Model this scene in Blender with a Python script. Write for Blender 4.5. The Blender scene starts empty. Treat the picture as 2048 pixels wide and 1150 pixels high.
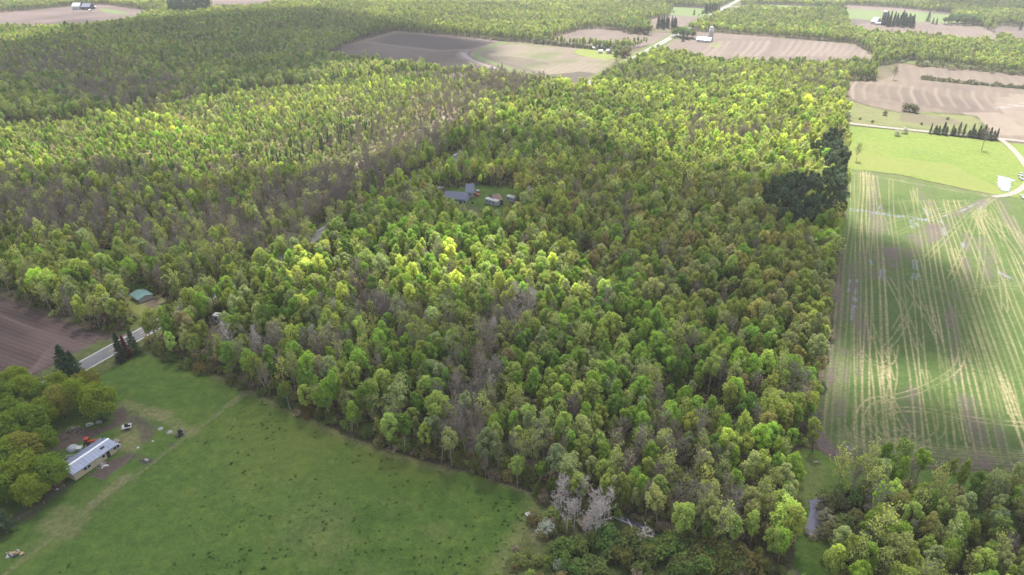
import bpy, math, random
import numpy as np

# ------------------------------------------------------------------ camera, light, exposure
S = bpy.context.scene
F = 1365.33; CAM_H = 120.0; PITCH = math.radians(27.6)
cam_d = bpy.data.cameras.new('camera'); cam = bpy.data.objects.new('camera', cam_d)
S.collection.objects.link(cam); S.camera = cam
cam_d.sensor_width = 36.0; cam_d.lens = 24.0; cam_d.clip_start = 0.5; cam_d.clip_end = 12000
cam.location = (0, 0, CAM_H); cam.rotation_euler = (math.radians(90) - PITCH, 0, 0)

SUN_EL = math.radians(63); SUN_AZ = math.radians(6)      # azimuth measured from +Y towards +X
world = bpy.data.worlds.new('World'); S.world = world; world.use_nodes = True
wn = world.node_tree; wn.nodes.clear()
sky = wn.nodes.new('ShaderNodeTexSky'); sky.sky_type = 'NISHITA'; sky.sun_disc = False
sky.sun_elevation = SUN_EL; sky.sun_rotation = SUN_AZ; sky.altitude = 300; sky.dust_density = 2.0; sky.air_density = 1.0
bg = wn.nodes.new('ShaderNodeBackground'); bg.inputs['Strength'].default_value = 0.10
wo = wn.nodes.new('ShaderNodeOutputWorld')
hs = wn.nodes.new('ShaderNodeHueSaturation'); hs.inputs['Saturation'].default_value = .35; hs.inputs['Value'].default_value = 1.15   # milky, half clouded sky
wn.links.new(sky.outputs[0], hs.inputs['Color']); wn.links.new(hs.outputs[0], bg.inputs['Color']); wn.links.new(bg.outputs[0], wo.inputs['Surface'])
sd = bpy.data.lights.new('sun', 'SUN'); sd.energy = 5.0; sd.angle = math.radians(0.53); sd.color = (1.0, 0.95, 0.87)
sun = bpy.data.objects.new('sun', sd); S.collection.objects.link(sun)
SUNV = np.array([math.sin(SUN_AZ)*math.cos(SUN_EL), math.cos(SUN_AZ)*math.cos(SUN_EL), math.sin(SUN_EL)])
from mathutils import Vector
sun.rotation_euler = Vector(SUNV).to_track_quat('Z', 'Y').to_euler(); sun.location = (0, 0, 300)
S.view_settings.view_transform = 'Standard'; S.view_settings.look = 'None'
S.view_settings.exposure = 1.5; S.view_settings.gamma = 1.0; S.view_settings.use_curve_mapping = False
cy = S.cycles
cy.max_bounces = 5; cy.diffuse_bounces = 3; cy.glossy_bounces = 2; cy.transmission_bounces = 3
cy.transparent_max_bounces = 8; cy.volume_bounces = 0; cy.use_denoising = True

HAZE_DENSITY = 0.00011
rng = np.random.default_rng(11); R = random.Random(5)

# ------------------------------------------------------------------ survey helpers
_c, _s = math.cos(PITCH), math.sin(PITCH)
def P(px, py, h=0.0):
    """map point seen on the survey photo at height h -> metres on the ground plan"""
    u = (px-1024)/F; v = (575-py)/F
    d = (u, _c+v*_s, -_s+v*_c); t = (h-CAM_H)/d[2]
    return (d[0]*t, d[1]*t)
def PP(lst): return [P(*p) for p in lst]
def to_px(x, y, z):
    dx, dy, dz = x, y, z-CAM_H
    zc = dy*_c - dz*_s; yc = dy*_s + dz*_c
    return 1024+F*dx/zc, 575-F*yc/zc

def inside(poly, x, y):
    x = np.asarray(x, float); y = np.asarray(y, float); r = np.zeros(x.shape, bool); n = len(poly)
    for i in range(n):
        x1, y1 = poly[i]; x2, y2 = poly[(i+1) % n]
        if y1 == y2: continue
        c = ((y1 > y) != (y2 > y)) & (x < (x2-x1)*(y-y1)/(y2-y1)+x1)
        r ^= c
    return r
def seg_dist(pts, x, y):
    d = np.full(np.shape(x), 1e9)
    for (x1, y1), (x2, y2) in zip(pts[:-1], pts[1:]):
        vx, vy = x2-x1, y2-y1; L = vx*vx+vy*vy+1e-9
        t = np.clip(((x-x1)*vx+(y-y1)*vy)/L, 0, 1)
        d = np.minimum(d, np.hypot(x-x1-t*vx, y-y1-t*vy))
    return d
def _hash(ix, iy, seed):
    h = (ix.astype(np.int64)*374761393 + iy.astype(np.int64)*668265263 + seed*2147483647) & 0xffffffff
    h = ((h ^ (h >> 13))*1274126177) & 0xffffffff
    return ((h ^ (h >> 16)) & 0xffff)/65535.0
def vnoise(x, y, s, seed=0):
    x = np.asarray(x)/s; y = np.asarray(y)/s; ix = np.floor(x); iy = np.floor(y)
    fx = x-ix; fy = y-iy; fx = fx*fx*(3-2*fx); fy = fy*fy*(3-2*fy)
    a = _hash(ix, iy, seed); b = _hash(ix+1, iy, seed); c = _hash(ix, iy+1, seed); d = _hash(ix+1, iy+1, seed)
    return (a*(1-fx)+b*fx)*(1-fy)+(c*(1-fx)+d*fx)*fy
def fbm(x, y, s, seed=0, o=4):
    t = 0; w = 0
    for i in range(o):
        t = t+vnoise(x, y, s/2**i, seed+17*i)*0.55**i; w += 0.55**i
    return t/w

# ------------------------------------------------------------------ materials
def mat(name): 
    m = bpy.data.materials.new(name); m.use_nodes = True; m.node_tree.nodes.clear(); return m
class NT:
    def __init__(s, m): s.t = m.node_tree; s.out = s.n('ShaderNodeOutputMaterial')
    def n(s, ty, **k):
        o = s.t.nodes.new(ty)
        for a, b in k.items(): setattr(o, a, b)
        return o
    def l(s, a, b): s.t.links.new(a, b)
    def noise(s, scale, detail=4, rough=.6, vec=None):
        n = s.n('ShaderNodeTexNoise'); n.inputs['Scale'].default_value = scale
        n.inputs['Detail'].default_value = detail; n.inputs['Roughness'].default_value = rough
        if vec is None:
            g = s.n('ShaderNodeNewGeometry'); vec = g.outputs['Position']
        s.l(vec, n.inputs['Vector']); return n.outputs['Fac']
    def ramp(s, fac, stops):
        r = s.n('ShaderNodeValToRGB'); e = r.color_ramp.elements
        while len(e) < len(stops): e.new(0.5)
        for i, (p, c) in enumerate(stops):
            e[i].position = p; e[i].color = (c[0], c[1], c[2], 1) if not isinstance(c, (int, float)) else (c, c, c, 1)
        s.l(fac, r.inputs[0]); return r.outputs[0]
    def mix(s, f, a, b, mode='MIX'):
        m = s.n('ShaderNodeMix', data_type='RGBA', blend_type=mode)
        for inp, v in ((m.inputs[0], f), (m.inputs[6], a), (m.inputs[7], b)):
            if isinstance(v, (int, float)): inp.default_value = v
            elif isinstance(v, tuple): inp.default_value = (*v[:3], 1)
            else: s.l(v, inp)
        return m.outputs[2]
    def math(s, op, a, b=0.0, c=None, clamp=False):
        m = s.n('ShaderNodeMath', operation=op); m.use_clamp = clamp
        for i, v in enumerate((a, b, c)):
            if v is None: continue
            if isinstance(v, (int, float)): m.inputs[i].default_value = v
            else: s.l(v, m.inputs[i])
        return m.outputs[0]
    def attr(s, name, kind='GEOMETRY'):
        a = s.n('ShaderNodeAttribute', attribute_type=kind); a.attribute_name = name; return a
    def bsdf(s, col, rough=.9, spec=.2, bump=None, dist=.1, metal=0):
        b = s.n('ShaderNodeBsdfPrincipled')
        for k, v in (('Base Color', col), ('Roughness', rough), ('Specular IOR Level', spec), ('Metallic', metal)):
            if isinstance(v, tuple): b.inputs[k].default_value = (*v[:3], 1)
            elif isinstance(v, (int, float)): b.inputs[k].default_value = v
            else: s.l(v, b.inputs[k])
        if bump is not None:
            bp = s.n('ShaderNodeBump'); bp.inputs['Distance'].default_value = dist; bp.inputs['Strength'].default_value = 1
            s.l(bump, bp.inputs['Height']); s.l(bp.outputs[0], b.inputs['Normal'])
        s.l(b.outputs[0], s.out.inputs['Surface']); return b
def simple(name, col, rough=.7, var=.15, scale=1.5, metal=0, spec=.3):
    m = mat(name); t = NT(m)
    f = t.noise(scale, 4)
    c2 = tuple(c*(1-var) for c in col); c3 = tuple(min(1, c*(1+var)) for c in col)
    t.bsdf(t.ramp(f, [(.3, c2), (.7, c3)]), rough, spec, metal=metal); return m

def leaf_mat(name, trans=.35):
    m = mat(name); t = NT(m)
    tint = t.attr('tint', 'INSTANCER').outputs['Color']; sh = t.attr('shade').outputs['Fac']
    col = t.mix(1.0, tint, sh, 'MULTIPLY')
    d = t.n('ShaderNodeBsdfDiffuse'); t.l(col, d.inputs['Color'])
    tr = t.n('ShaderNodeBsdfTranslucent')
    t.l(t.mix(1.0, col, (1.1, 1.12, .55), 'MULTIPLY'), tr.inputs['Color'])
    g = t.n('ShaderNodeMixShader'); g.inputs[0].default_value = trans
    t.l(d.outputs[0], g.inputs[1]); t.l(tr.outputs[0], g.inputs[2]); t.l(g.outputs[0], t.out.inputs['Surface'])
    return m
M_LEAF = leaf_mat('foliage', .45)
M_NEEDLE = leaf_mat('needles', .12)
def bark_mat(name, a, b):
    m = mat(name); t = NT(m); t.bsdf(t.ramp(t.noise(3.0, 5), [(.35, a), (.65, b)]), .95, .1); return m
M_BARK = bark_mat('pale_bark', (.20, .18, .14), (.42, .39, .33))
M_DBARK = bark_mat('dark_bark', (.07, .055, .045), (.14, .115, .09))
M_WBARK = bark_mat('bleached_bark', (.40, .35, .33), (.62, .56, .53))
def twig_mat():
    m = mat('twigs'); t = NT(m)
    tint = t.attr('tint', 'INSTANCER').outputs['Color']; t.bsdf(tint, .95, .1); return m
M_TWIG = twig_mat()

def rows_coord(t, ang):
    g = t.n('ShaderNodeNewGeometry'); sp = t.n('ShaderNodeSeparateXYZ'); t.l(g.outputs['Position'], sp.inputs[0])
    a = t.math('MULTIPLY', sp.outputs[0], math.cos(ang)); b = t.math('MULTIPLY', sp.outputs[1], math.sin(ang))
    return t.math('ADD', a, b)
def row_wave(t, ang, spacing, warp=.06, seed=0.0):
    c = rows_coord(t, ang); w = t.noise(.02, 2)
    c = t.math('ADD', c, t.math('MULTIPLY', w, warp*20))
    c = t.math('ADD', c, seed)
    return t.math('MULTIPLY_ADD', t.math('SINE', t.math('MULTIPLY', c, 2*math.pi/spacing)), .5, .5)
ROAD_DIR = math.atan2(662, 301)                    # every boundary here follows the survey grid
PERP = ROAD_DIR - math.pi/2
def soil_mat(name, light, dark, ang, spacing, big=.012, rowamt=.25, wet=0.5, green=None):
    m = mat(name); t = NT(m)
    base = t.ramp(t.noise(big, 5, .55), [(.32, dark), (.62, light)])
    wv = row_wave(t, ang, spacing); wv2 = row_wave(t, ang, spacing*4.3, .3, 3.0)
    col = t.mix(t.math('MULTIPLY', wv, rowamt), base, tuple(c*.55 for c in dark))
    col = t.mix(t.math('MULTIPLY', wv2, rowamt*.7), col, tuple(min(1, c*1.25) for c in light))
    fine = t.ramp(t.noise(1.3, 6, .7), [(.3, .75), (.7, 1.2)])
    col = t.mix(1.0, col, fine, 'MULTIPLY')
    if green:
        col = t.mix(t.math('MULTIPLY', t.ramp(t.noise(.018, 5, .65), [(.48, 0.0), (.62, 1.0)]), .8), col, green)
    a = t.attr('mud_shade').outputs['Fac']
    col = t.mix(a, col, tuple(c*.55 for c in dark))
    d = t.attr('dry').outputs['Fac']
    col = t.mix(d, col, tuple(min(1, c*1.35+.02) for c in light))
    bump = t.math('ADD', t.math('MULTIPLY', wv, 1.0), t.noise(3.0, 3))
    w = t.attr('wet').outputs['Fac']
    rough = t.math('SUBTRACT', .95, t.math('MULTIPLY', w, .5), clamp=True)
    col = t.mix(w, col, (.17, .165, .19))
    t.bsdf(col, rough, .3, bump, .12); return m

def grass_mat(name, lo, mid, hi, dryc=(.215, .18, .10), dirtc=(.085, .064, .055), rows=None):
    m = mat(name); t = NT(m)
    big = t.noise(.018, 5, .62); mid_n = t.noise(.16, 5, .65); fine = t.noise(1.6, 6, .75)
    col = t.ramp(big, [(.30, lo), (.50, mid), (.70, hi)])
    m2 = t.ramp(mid_n, [(.30, lo), (.52, mid), (.72, hi)])
    col = t.mix(.5, col, m2)
    col = t.mix(1.0, col, t.ramp(t.noise(.45, 5, .7), [(.32, .78), (.68, 1.22)]), 'MULTIPLY')
    if rows:
        wv = row_wave(t, rows[0], rows[1], .02)
        col = t.mix(t.math('MULTIPLY', wv, .22), col, tuple(c*.75 for c in mid))
    f = t.ramp(fine, [(.28, .72), (.72, 1.28)])
    col = t.mix(1.0, col, f, 'MULTIPLY')
    f3 = t.ramp(t.noise(6.0, 3, .8), [(.3, .85), (.7, 1.15)])
    col = t.mix(1.0, col, f3, 'MULTIPLY')
    yl = t.attr('lush').outputs['Fac']
    col = t.mix(yl, col, tuple(h for h in hi))
    n2 = t.ramp(t.noise(.9, 5, .75), [(.42, 0.0), (.58, 1.0)])
    d = t.attr('dry').outputs['Fac']
    d = t.math('MULTIPLY', d, t.math('MULTIPLY_ADD', n2, .6, .4))
    dv = t.ramp(t.noise(.7, 4), [(.3, tuple(c*.8 for c in dryc)), (.7, tuple(c*1.2 for c in dryc))])
    col = t.mix(d, col, dv)
    a = t.attr('mud_shade').outputs['Fac']
    dd = t.ramp(t.noise(.8, 5, .7), [(.3, tuple(c*.7 for c in dirtc)), (.7, tuple(c*1.35 for c in dirtc))])
    col = t.mix(a, col, dd)
    w = t.attr('wet').outputs['Fac']
    col = t.mix(w, col, (.15, .155, .21))
    rough = t.math('SUBTRACT', .95, t.math('MULTIPLY', w, .5), clamp=True)
    t.bsdf(col, rough, .2, fine, .25); return m

# ------------------------------------------------------------------ mesh helpers
def np_mesh(name, V, faces_idx, starts, mats=(), midx=None, attrs=None, pattr=None, smooth=False):
    me = bpy.data.meshes.new(name); V = np.asarray(V, np.float32)
    me.vertices.add(len(V)); me.vertices.foreach_set('co', V.ravel())
    me.loops.add(len(faces_idx)); me.loops.foreach_set('vertex_index', np.asarray(faces_idx, np.int32))
    me.polygons.add(len(starts)); me.polygons.foreach_set('loop_start', np.asarray(starts, np.int32))
    for m in mats: me.materials.append(m)
    if midx is not None: me.polygons.foreach_set('material_index', np.asarray(midx, np.int32))
    me.polygons.foreach_set('use_smooth', np.full(len(starts), smooth))
    me.update(calc_edges=True)
    for k, v in (attrs or {}).items():
        a = me.attributes.new(k, 'FLOAT', 'POINT'); a.data.foreach_set('value', np.asarray(v, np.float32))
    for k, v in (pattr or {}).items():
        a = me.attributes.new(k, 'FLOAT', 'FACE'); a.data.foreach_set('value', np.asarray(v, np.float32))
    return me
class MB:
    def __init__(s): s.v = []; s.f = []; s.m = []; s.n = 0
    def add(s, V, Fc, mi=0):
        for q in V: s.v.append(tuple(float(c) for c in q))
        for f in Fc: s.f.append(tuple(i+s.n for i in f)); s.m.append(mi)
        s.n += len(V)
    def box(s, x0, x1, y0, y1, z0, z1, mi=0):
        s.add([(x0,y0,z0),(x1,y0,z0),(x1,y1,z0),(x0,y1,z0),(x0,y0,z1),(x1,y0,z1),(x1,y1,z1),(x0,y1,z1)],
              [(0,3,2,1),(4,5,6,7),(0,1,5,4),(1,2,6,5),(2,3,7,6),(3,0,4,7)], mi)
    def prism(s, prof, x0, x1, mi=0):          # profile in (y, z), extruded along x
        n = len(prof)
        s.add([(x0, a, b) for a, b in prof]+[(x1, a, b) for a, b in prof],
              [tuple(range(n))[::-1], tuple(range(n, 2*n))]+[(i, (i+1) % n, n+(i+1) % n, n+i) for i in range(n)], mi)
    def tube(s, pts, rad, k=6, mi=0):
        pts = [np.array(p, float) for p in pts]; rings = []
        for i, p in enumerate(pts):
            d = pts[min(i+1, len(pts)-1)]-pts[max(i-1, 0)]; d /= (np.linalg.norm(d)+1e-9)
            a = np.cross(d, (0, 0, 1) if abs(d[2]) < .9 else (1, 0, 0)); a /= np.linalg.norm(a); b = np.cross(d, a)
            rings.append([p+rad[i]*(math.cos(2*math.pi*j/k)*a+math.sin(2*math.pi*j/k)*b) for j in range(k)])
        V = [q for r in rings for q in r]; Fc = []
        for i in range(len(pts)-1):
            for j in range(k): Fc.append((i*k+j, i*k+(j+1) % k, (i+1)*k+(j+1) % k, (i+1)*k+j))
        Fc.append(tuple(range(k))[::-1]); Fc.append(tuple(range((len(pts)-1)*k, len(pts)*k)))
        s.add(V, Fc, mi)
    def cyl(s, x, y, z0, z1, r, k=12, mi=0, r2=None):
        s.tube([(x, y, z0), (x, y, z1)], [r, r if r2 is None else r2], k, mi)
    def dome(s, x, y, z, r, hz, k=14, n=5, mi=0):
        s.tube([(x, y, z+hz*math.sin(a)) for a in np.linspace(0, math.pi/2*.97, n)],
               [r*math.cos(a) for a in np.linspace(0, math.pi/2*.97, n)], k, mi)
    def mesh(s, name, mats, smooth=False):
        me = bpy.data.meshes.new(name); me.from_pydata(s.v, [], s.f)
        for m in mats: me.materials.append(m)
        me.polygons.foreach_set('material_index', s.m)
        if smooth: me.polygons.foreach_set('use_smooth', [True]*len(s.f))
        me.update(); return me
COL = S.collection
def link(name, me, parent=None, loc=None, rz=0):
    o = bpy.data.objects.new(name, me); COL.objects.link(o); o.parent = parent
    if loc is not None: o.location = loc
    if rz: o.rotation_euler = (0, 0, rz)
    return o
def thing(name, label, cat, loc=(0, 0, 0), rz=0, group=None):
    o = link(name, None, None, loc, rz); o['label'] = label; o['category'] = cat
    o.empty_display_size = .3
    if group: o['group'] = group
    return o
def struct(name, me, z=0): 
    o = link(name, me); o['kind'] = 'structure'; return o

# ------------------------------------------------------------------ ground sheets (regular grids with painted wear and shade)
class Sheet:
    def __init__(s, poly, cell, z, bounds=None):
        xs = [p[0] for p in poly]; ys = [p[1] for p in poly]
        s.poly = poly; s.c = cell; s.z = z; s.x0, s.y0 = min(xs), min(ys)
        s.nx = int((max(xs)-s.x0)/cell)+2; s.ny = int((max(ys)-s.y0)/cell)+2
        X, Y = np.meshgrid(s.x0+np.arange(s.nx)*cell, s.y0+np.arange(s.ny)*cell, indexing='ij')
        s.X, s.Y = X, Y; s.a = {k: np.zeros(X.shape, np.float32) for k in ('dry', 'mud_shade', 'wet', 'lush')}
        s.j = max(cell*1.2, .8)
    def line(s, ch, pts, w, val=1.0, soft=None, mode='max'):
        soft = soft or w*.5
        xs = [p[0] for p in pts]; ys = [p[1] for p in pts]; m = w+soft
        i0 = max(0, int((min(xs)-m-s.x0)/s.c)); i1 = min(s.nx, int((max(xs)+m-s.x0)/s.c)+2)
        j0 = max(0, int((min(ys)-m-s.y0)/s.c)); j1 = min(s.ny, int((max(ys)+m-s.y0)/s.c)+2)
        if i1 <= i0 or j1 <= j0: return
        # stamp point by point for long curves
        P0 = [np.array(p) for p in pts]; smp = []
        for a, b in zip(P0[:-1], P0[1:]):
            n = max(1, int(np.hypot(*(b-a))/(s.c*.7)))
            for k in range(n): smp.append(a+(b-a)*k/n)
        smp.append(P0[-1]); smp = np.array(smp)
        r = int((w/2+soft)/s.c)+1
        ox, oy = np.meshgrid(np.arange(-r, r+1), np.arange(-r, r+1), indexing='ij'); ox = ox.ravel(); oy = oy.ravel()
        ci = np.round((smp[:, 0]-s.x0)/s.c).astype(int); cj = np.round((smp[:, 1]-s.y0)/s.c).astype(int)
        I = ci[:, None]+ox; J = cj[:, None]+oy
        dx = s.x0+I*s.c-smp[:, 0][:, None]; dy = s.y0+J*s.c-smp[:, 1][:, None]
        d = np.hypot(dx, dy); v = np.clip((w/2+soft-d)/soft, 0, 1)*val
        ok = (I >= 0) & (I < s.nx) & (J >= 0) & (J < s.ny) & (v > 0)
        np.maximum.at(s.a[ch], (I[ok], J[ok]), v[ok].astype(np.float32))
    def area(s, ch, poly, val=1.0, warp=2.0, ws=6.0, seed=3, blotch=0.0):
        X = s.X+(fbm(s.X, s.Y, ws, seed)-.5)*2*warp; Y = s.Y+(fbm(s.X, s.Y, ws, seed+50)-.5)*2*warp
        v = inside(poly, X, Y)*val
        if blotch: v = v*np.clip((fbm(s.X, s.Y, ws*.8, seed+9)-.5+blotch*.5)*4, 0, 1)
        s.a[ch] = np.maximum(s.a[ch], v.astype(np.float32))
    def build(s, name, material, relief=0.0, jitter=True):
        X = s.X[:-1, :-1]+s.c/2; Y = s.Y[:-1, :-1]+s.c/2
        wj = 0
        if jitter:
            wj = (fbm(X, Y, 5.0, 71)-.5)*2*s.j
        keep = inside(s.poly, X+wj, Y-wj)
        I, J = np.nonzero(keep)
        idx = (I*s.ny+J)
        q = np.stack([idx, idx+s.ny, idx+s.ny+1, idx+1], 1)
        used, inv = np.unique(q.ravel(), return_inverse=True)
        Z = s.z+relief*fbm(s.X, s.Y, 14.0, 5)*.8+relief*.2*fbm(s.X, s.Y, 3.0, 6)
        V = np.stack([s.X.ravel()[used], s.Y.ravel()[used], (np.zeros_like(s.X)+Z).ravel()[used]], 1)
        me = np_mesh(name, V, inv.reshape(-1), np.arange(len(I))*4, [material],
                     attrs={k: v.ravel()[used] for k, v in s.a.items()}, smooth=True)
        return struct(name, me)

def strip(name, pts, w, z, material, kind=True):
    z = z+.14
    pts = [np.array(p) for p in pts]; V = []
    for i, p in enumerate(pts):
        d = pts[min(i+1, len(pts)-1)]-pts[max(i-1, 0)]; d = d/np.hypot(*d); n = np.array((-d[1], d[0]))
        V += [(*(p+n*w/2), z), (*(p-n*w/2), z)]
    Fi = [(2*i, 2*i+1, 2*i+3, 2*i+2) for i in range(len(pts)-1)]
    me = bpy.data.meshes.new(name); me.from_pydata([tuple(map(float, v)) for v in V], [], Fi); me.materials.append(material); me.update()
    o = link(name, me)
    if kind: o['kind'] = 'structure'
    return o
def lerp_pts(pts, step):
    out = []
    for a, b in zip(pts[:-1], pts[1:]):
        n = max(1, int(math.hypot(b[0]-a[0], b[1]-a[1])/step))
        for k in range(n): out.append((a[0]+(b[0]-a[0])*k/n, a[1]+(b[1]-a[1])*k/n))
    out.append(pts[-1]); return out
def smooth_pts(pts, it=3):
    p = [np.array(q, float) for q in pts]
    for _ in range(it):
        q = [p[0]]
        for a, b in zip(p[:-1], p[1:]): q += [a*.75+b*.25, a*.25+b*.75]
        q.append(p[-1]); p = q
    return [tuple(a) for a in p]

# ------------------------------------------------------------------ setting: ground, fields, roads, water
m = mat('forest_floor'); t = NT(m)
fl = t.ramp(t.noise(.05, 6, .6), [(.30, (.045, .055, .022)), (.5, (.085, .075, .045)), (.7, (.12, .10, .07))])
fl = t.mix(1.0, fl, t.ramp(t.noise(.9, 6, .75), [(.3, .55), (.7, 1.35)]), 'MULTIPLY')
t.bsdf(fl, .95, .1, t.noise(1.2, 5), .3); M_FLOOR = m
mb = MB(); mb.add([(-3500, -300, 0), (3500, -300, 0), (3500, 6500, 0), (-3500, 6500, 0)], [(0, 1, 2, 3)])
struct('ground', mb.mesh('ground', [M_FLOOR]))

G_LO, G_MID, G_HI = (.036, .078, .012), (.066, .116, .019), (.122, .150, .030)
M_PASTURE = grass_mat('pasture_grass', G_LO, G_MID, G_HI)
M_MEADOW = grass_mat('sunny_meadow_grass', (0.0712, 0.119, 0.0193), (0.11, 0.149, 0.0275), (0.138, 0.149, 0.0413))
M_CROP = grass_mat('young_crop', (.036, .066, .014), (.050, .084, .019), (.078, .104, .028),
                   dryc=(.27, .225, .135), dirtc=(.095, .072, .070), rows=(PERP, 3.1))
M_ROUGH = grass_mat('rough_grass', (0.0448, 0.064, 0.0192), (0.0768, 0.0959, 0.0288), (0.121, 0.121, 0.0512))
M_SOILN = soil_mat('dark_ploughed_soil', (.085, .055, .050), (.048, .031, .030), ROAD_DIR, 1.7, .02, .55)
M_SOILF = soil_mat('pale_ploughed_soil', (0.113, 0.0856, 0.0686), (0.0776, 0.0583, 0.05), PERP, 7.0, .010, .22)
M_SOILG = soil_mat('striped_stubble_soil', (0.123, 0.0967, 0.0706), (0.0826, 0.0618, 0.0527), PERP, 9.0, .012, .22)
M_SOILH = soil_mat('sandy_crop_soil', (0.14, 0.117, 0.0848), (0.0988, 0.0808, 0.0584), PERP, 8.0, .012, .15, green=(0.066, 0.0808, 0.0234))
M_SOILD = soil_mat('dark_soil', (0.0826, 0.0618, 0.0527), (0.053, 0.039, 0.0366), PERP, 6.0, .01, .18)  # darker tone than the pale ploughed soils
M_SOILP = soil_mat('far_ploughed_soil', (0.106, 0.076, 0.0661), (0.066, 0.047, 0.0438), ROAD_DIR, 16.0, .012, .30)
M_GREENF = grass_mat('far_green_crop', (0.069, 0.102, 0.0322), (0.0877, 0.12, 0.0414), (0.102, 0.125, 0.0507))

RD = np.array([301., 662.]); RD /= np.hypot(*RD); RN = np.array([RD[1], -RD[0]])   # RN: right of the road
RB = np.array([-123., 199.])
def road_at(a, off=0): return tuple(RB+RD*a+RN*off)

# ---- clearings (no forest inside)
CL = {}
CL['pasture'] = PP([(296,698),(330,706),(380,722),(440,750),(500,778),(560,806),(600,822),(650,850),(700,872),(760,893),(800,905),
    (900,935),(1000,962),(1070,985),(1100,1000),(1092,1022),(1062,1050),(1040,1085),(1015,1120),(990,1160),(930,1300)])+[(-60,60),(-260,60)]+PP([(-500,900),(0,800),(100,752),(190,712),(250,680)])
CL['brown'] = PP([(-500,440),(-200,520),(0,585),(60,612),(110,633),(160,652),(215,664),(262,668),(318,644),(300,668),(200,722),(100,765),(0,810),(-500,1000)])
CL['yard'] = PP([(866,384),(905,374),(950,372),(1010,374),(1036,384),(1034,396),(1050,406,6),(1034,418,8),(980,422,9),(900,410,9),(866,398,5)])
CL['crop'] = PP([(1640,912),(1618,850),(1638,740),(1655,620),(1676,480),(1692,335),(1693,290),(1692,245),(1686,205),(1694,162),(1752,162),
    (1780,152),(1792,138),(1850,128),(1950,138),(2048,150),(2400,185),(2900,250),(2900,1000),(2200,1005),(2048,1000),(1850,982),(1760,972),(1665,962)])
CL['lane'] = PP([(1590,900),(1655,905),(1662,962),(1672,1000),(1700,1012),(1704,1040),(1690,1090),(1650,1130),(1650,1250),(1570,1250),(1572,1130),(1572,1050),(1580,1000),(1584,960)])
CL['scrub'] = PP([(1092,1000),(1150,1012),(1225,1035),(1330,1070),(1420,1100),(1520,1130),(1560,1180),(1560,1320),(900,1320),(990,1150),(1050,1060)])
CL['fieldH'] = PP([(638,99,9),(720,80),(792,62),(900,71),(1004,82),(1066,86),(1165,95),(1232,104),(1262,98),(1322,86),(1318,92,9),(1240,125,9),(1178,162,9),(1073,154,9),(1004,141,9),(900,131,9),(819,123,9),(700,108,9)])
CL['fieldI'] = PP([(1066,84),(1088,81),(1155,61),(1195,57),(1240,62),(1262,68),(1300,67),(1303,56),(1276,44),(1343,31),(1405,35),(1440,15),(1480,0),(1500,0),(1420,40),(1345,78),(1322,90),(1210,97)])
CL['fieldJ'] = PP([(1322,82),(1381,62),(1412,64),(1500,70),(1600,78),(1712,88),(1748,112),(1746,116,9),(1600,118,9),(1471,116,9),(1416,113,9),(1365,99,9),(1322,92,9)])
CL['fieldM'] = PP([(1686,20),(1690,10),(1780,15),(1905,26),(1900,36),(1960,52),(2004,74),(1990,77,9),(1824,63,9),(1734,59,9),(1703,50,9)])
CL['fieldR'] = PP([(1976,54),(2010,52),(2100,58),(2300,72),(2300,95,9),(2048,80,9),(1996,72)])
CL['fieldG2'] = PP([(1320,12),(1420,18),(1460,12),(1570,10),(1690,20),(1686,27),(1640,24),(1560,26),(1500,20),(1440,26,6),(1400,34),(1390,36),(1340,30),(1345,22)])
CL['fieldP'] = PP([(-300,36),(0,25),(60,21),(135,13),(209,9),(321,25),(258,39,6),(157,48,8),(67,51,8),(0,49,8),(-300,62,8)])
CL['fieldQ'] = PP([(418,22),(422,12),(400,0),(420,-12),(560,-6),(545,12),(500,20)])
CL['road'] = [road_at(-150, -7), road_at(12, -7), road_at(12, -4.2), road_at(1700, -4.2), road_at(1700, 4.0), road_at(12, 4.0), road_at(12, 7), road_at(-150, 7)]
CL['glimpse1'] = PP([(628,466),(648,454),(660,466,3),(650,480,9),(630,482,9)])
CL['glimpse2'] = PP([(900,316),(916,306),(922,312,3),(916,326,9),(902,328,9)])
CL['teal'] = PP([(246,596),(268,576),(288,580),(300,590),(322,604),(330,614),(306,620,4),(290,620,7),(262,612,7)])
CL['camper'] = PP([(420,640),(440,622),(464,640),(472,696),(456,712),(430,710),(424,680)])
CL['stream'] = PP([(205,500),(228,486),(232,520),(252,556),(262,580),(246,582),(222,550),(208,525)])
CL['trail'] = PP([(344,372),(352,340),(375,325),(384,332),(362,348),(356,382)])
CL['glade'] = PP([(676,238),(700,232),(736,234),(738,242),(700,244),(680,248)])
CL['scrubR'] = PP([(1748,133),(1792,126),(1830,120),(1830,142),(1750,162)])
def clear_mask(x, y, grow=None):
    r = np.zeros(np.shape(x), bool)
    wx = x+(fbm(x, y, 16., 91)-.5)*7; wy = y+(fbm(x, y, 16., 92)-.5)*7
    for k, p in CL.items(): r |= inside(p, wx, wy) if k not in ('road',) else inside(p, x, y)
    return r

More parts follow.
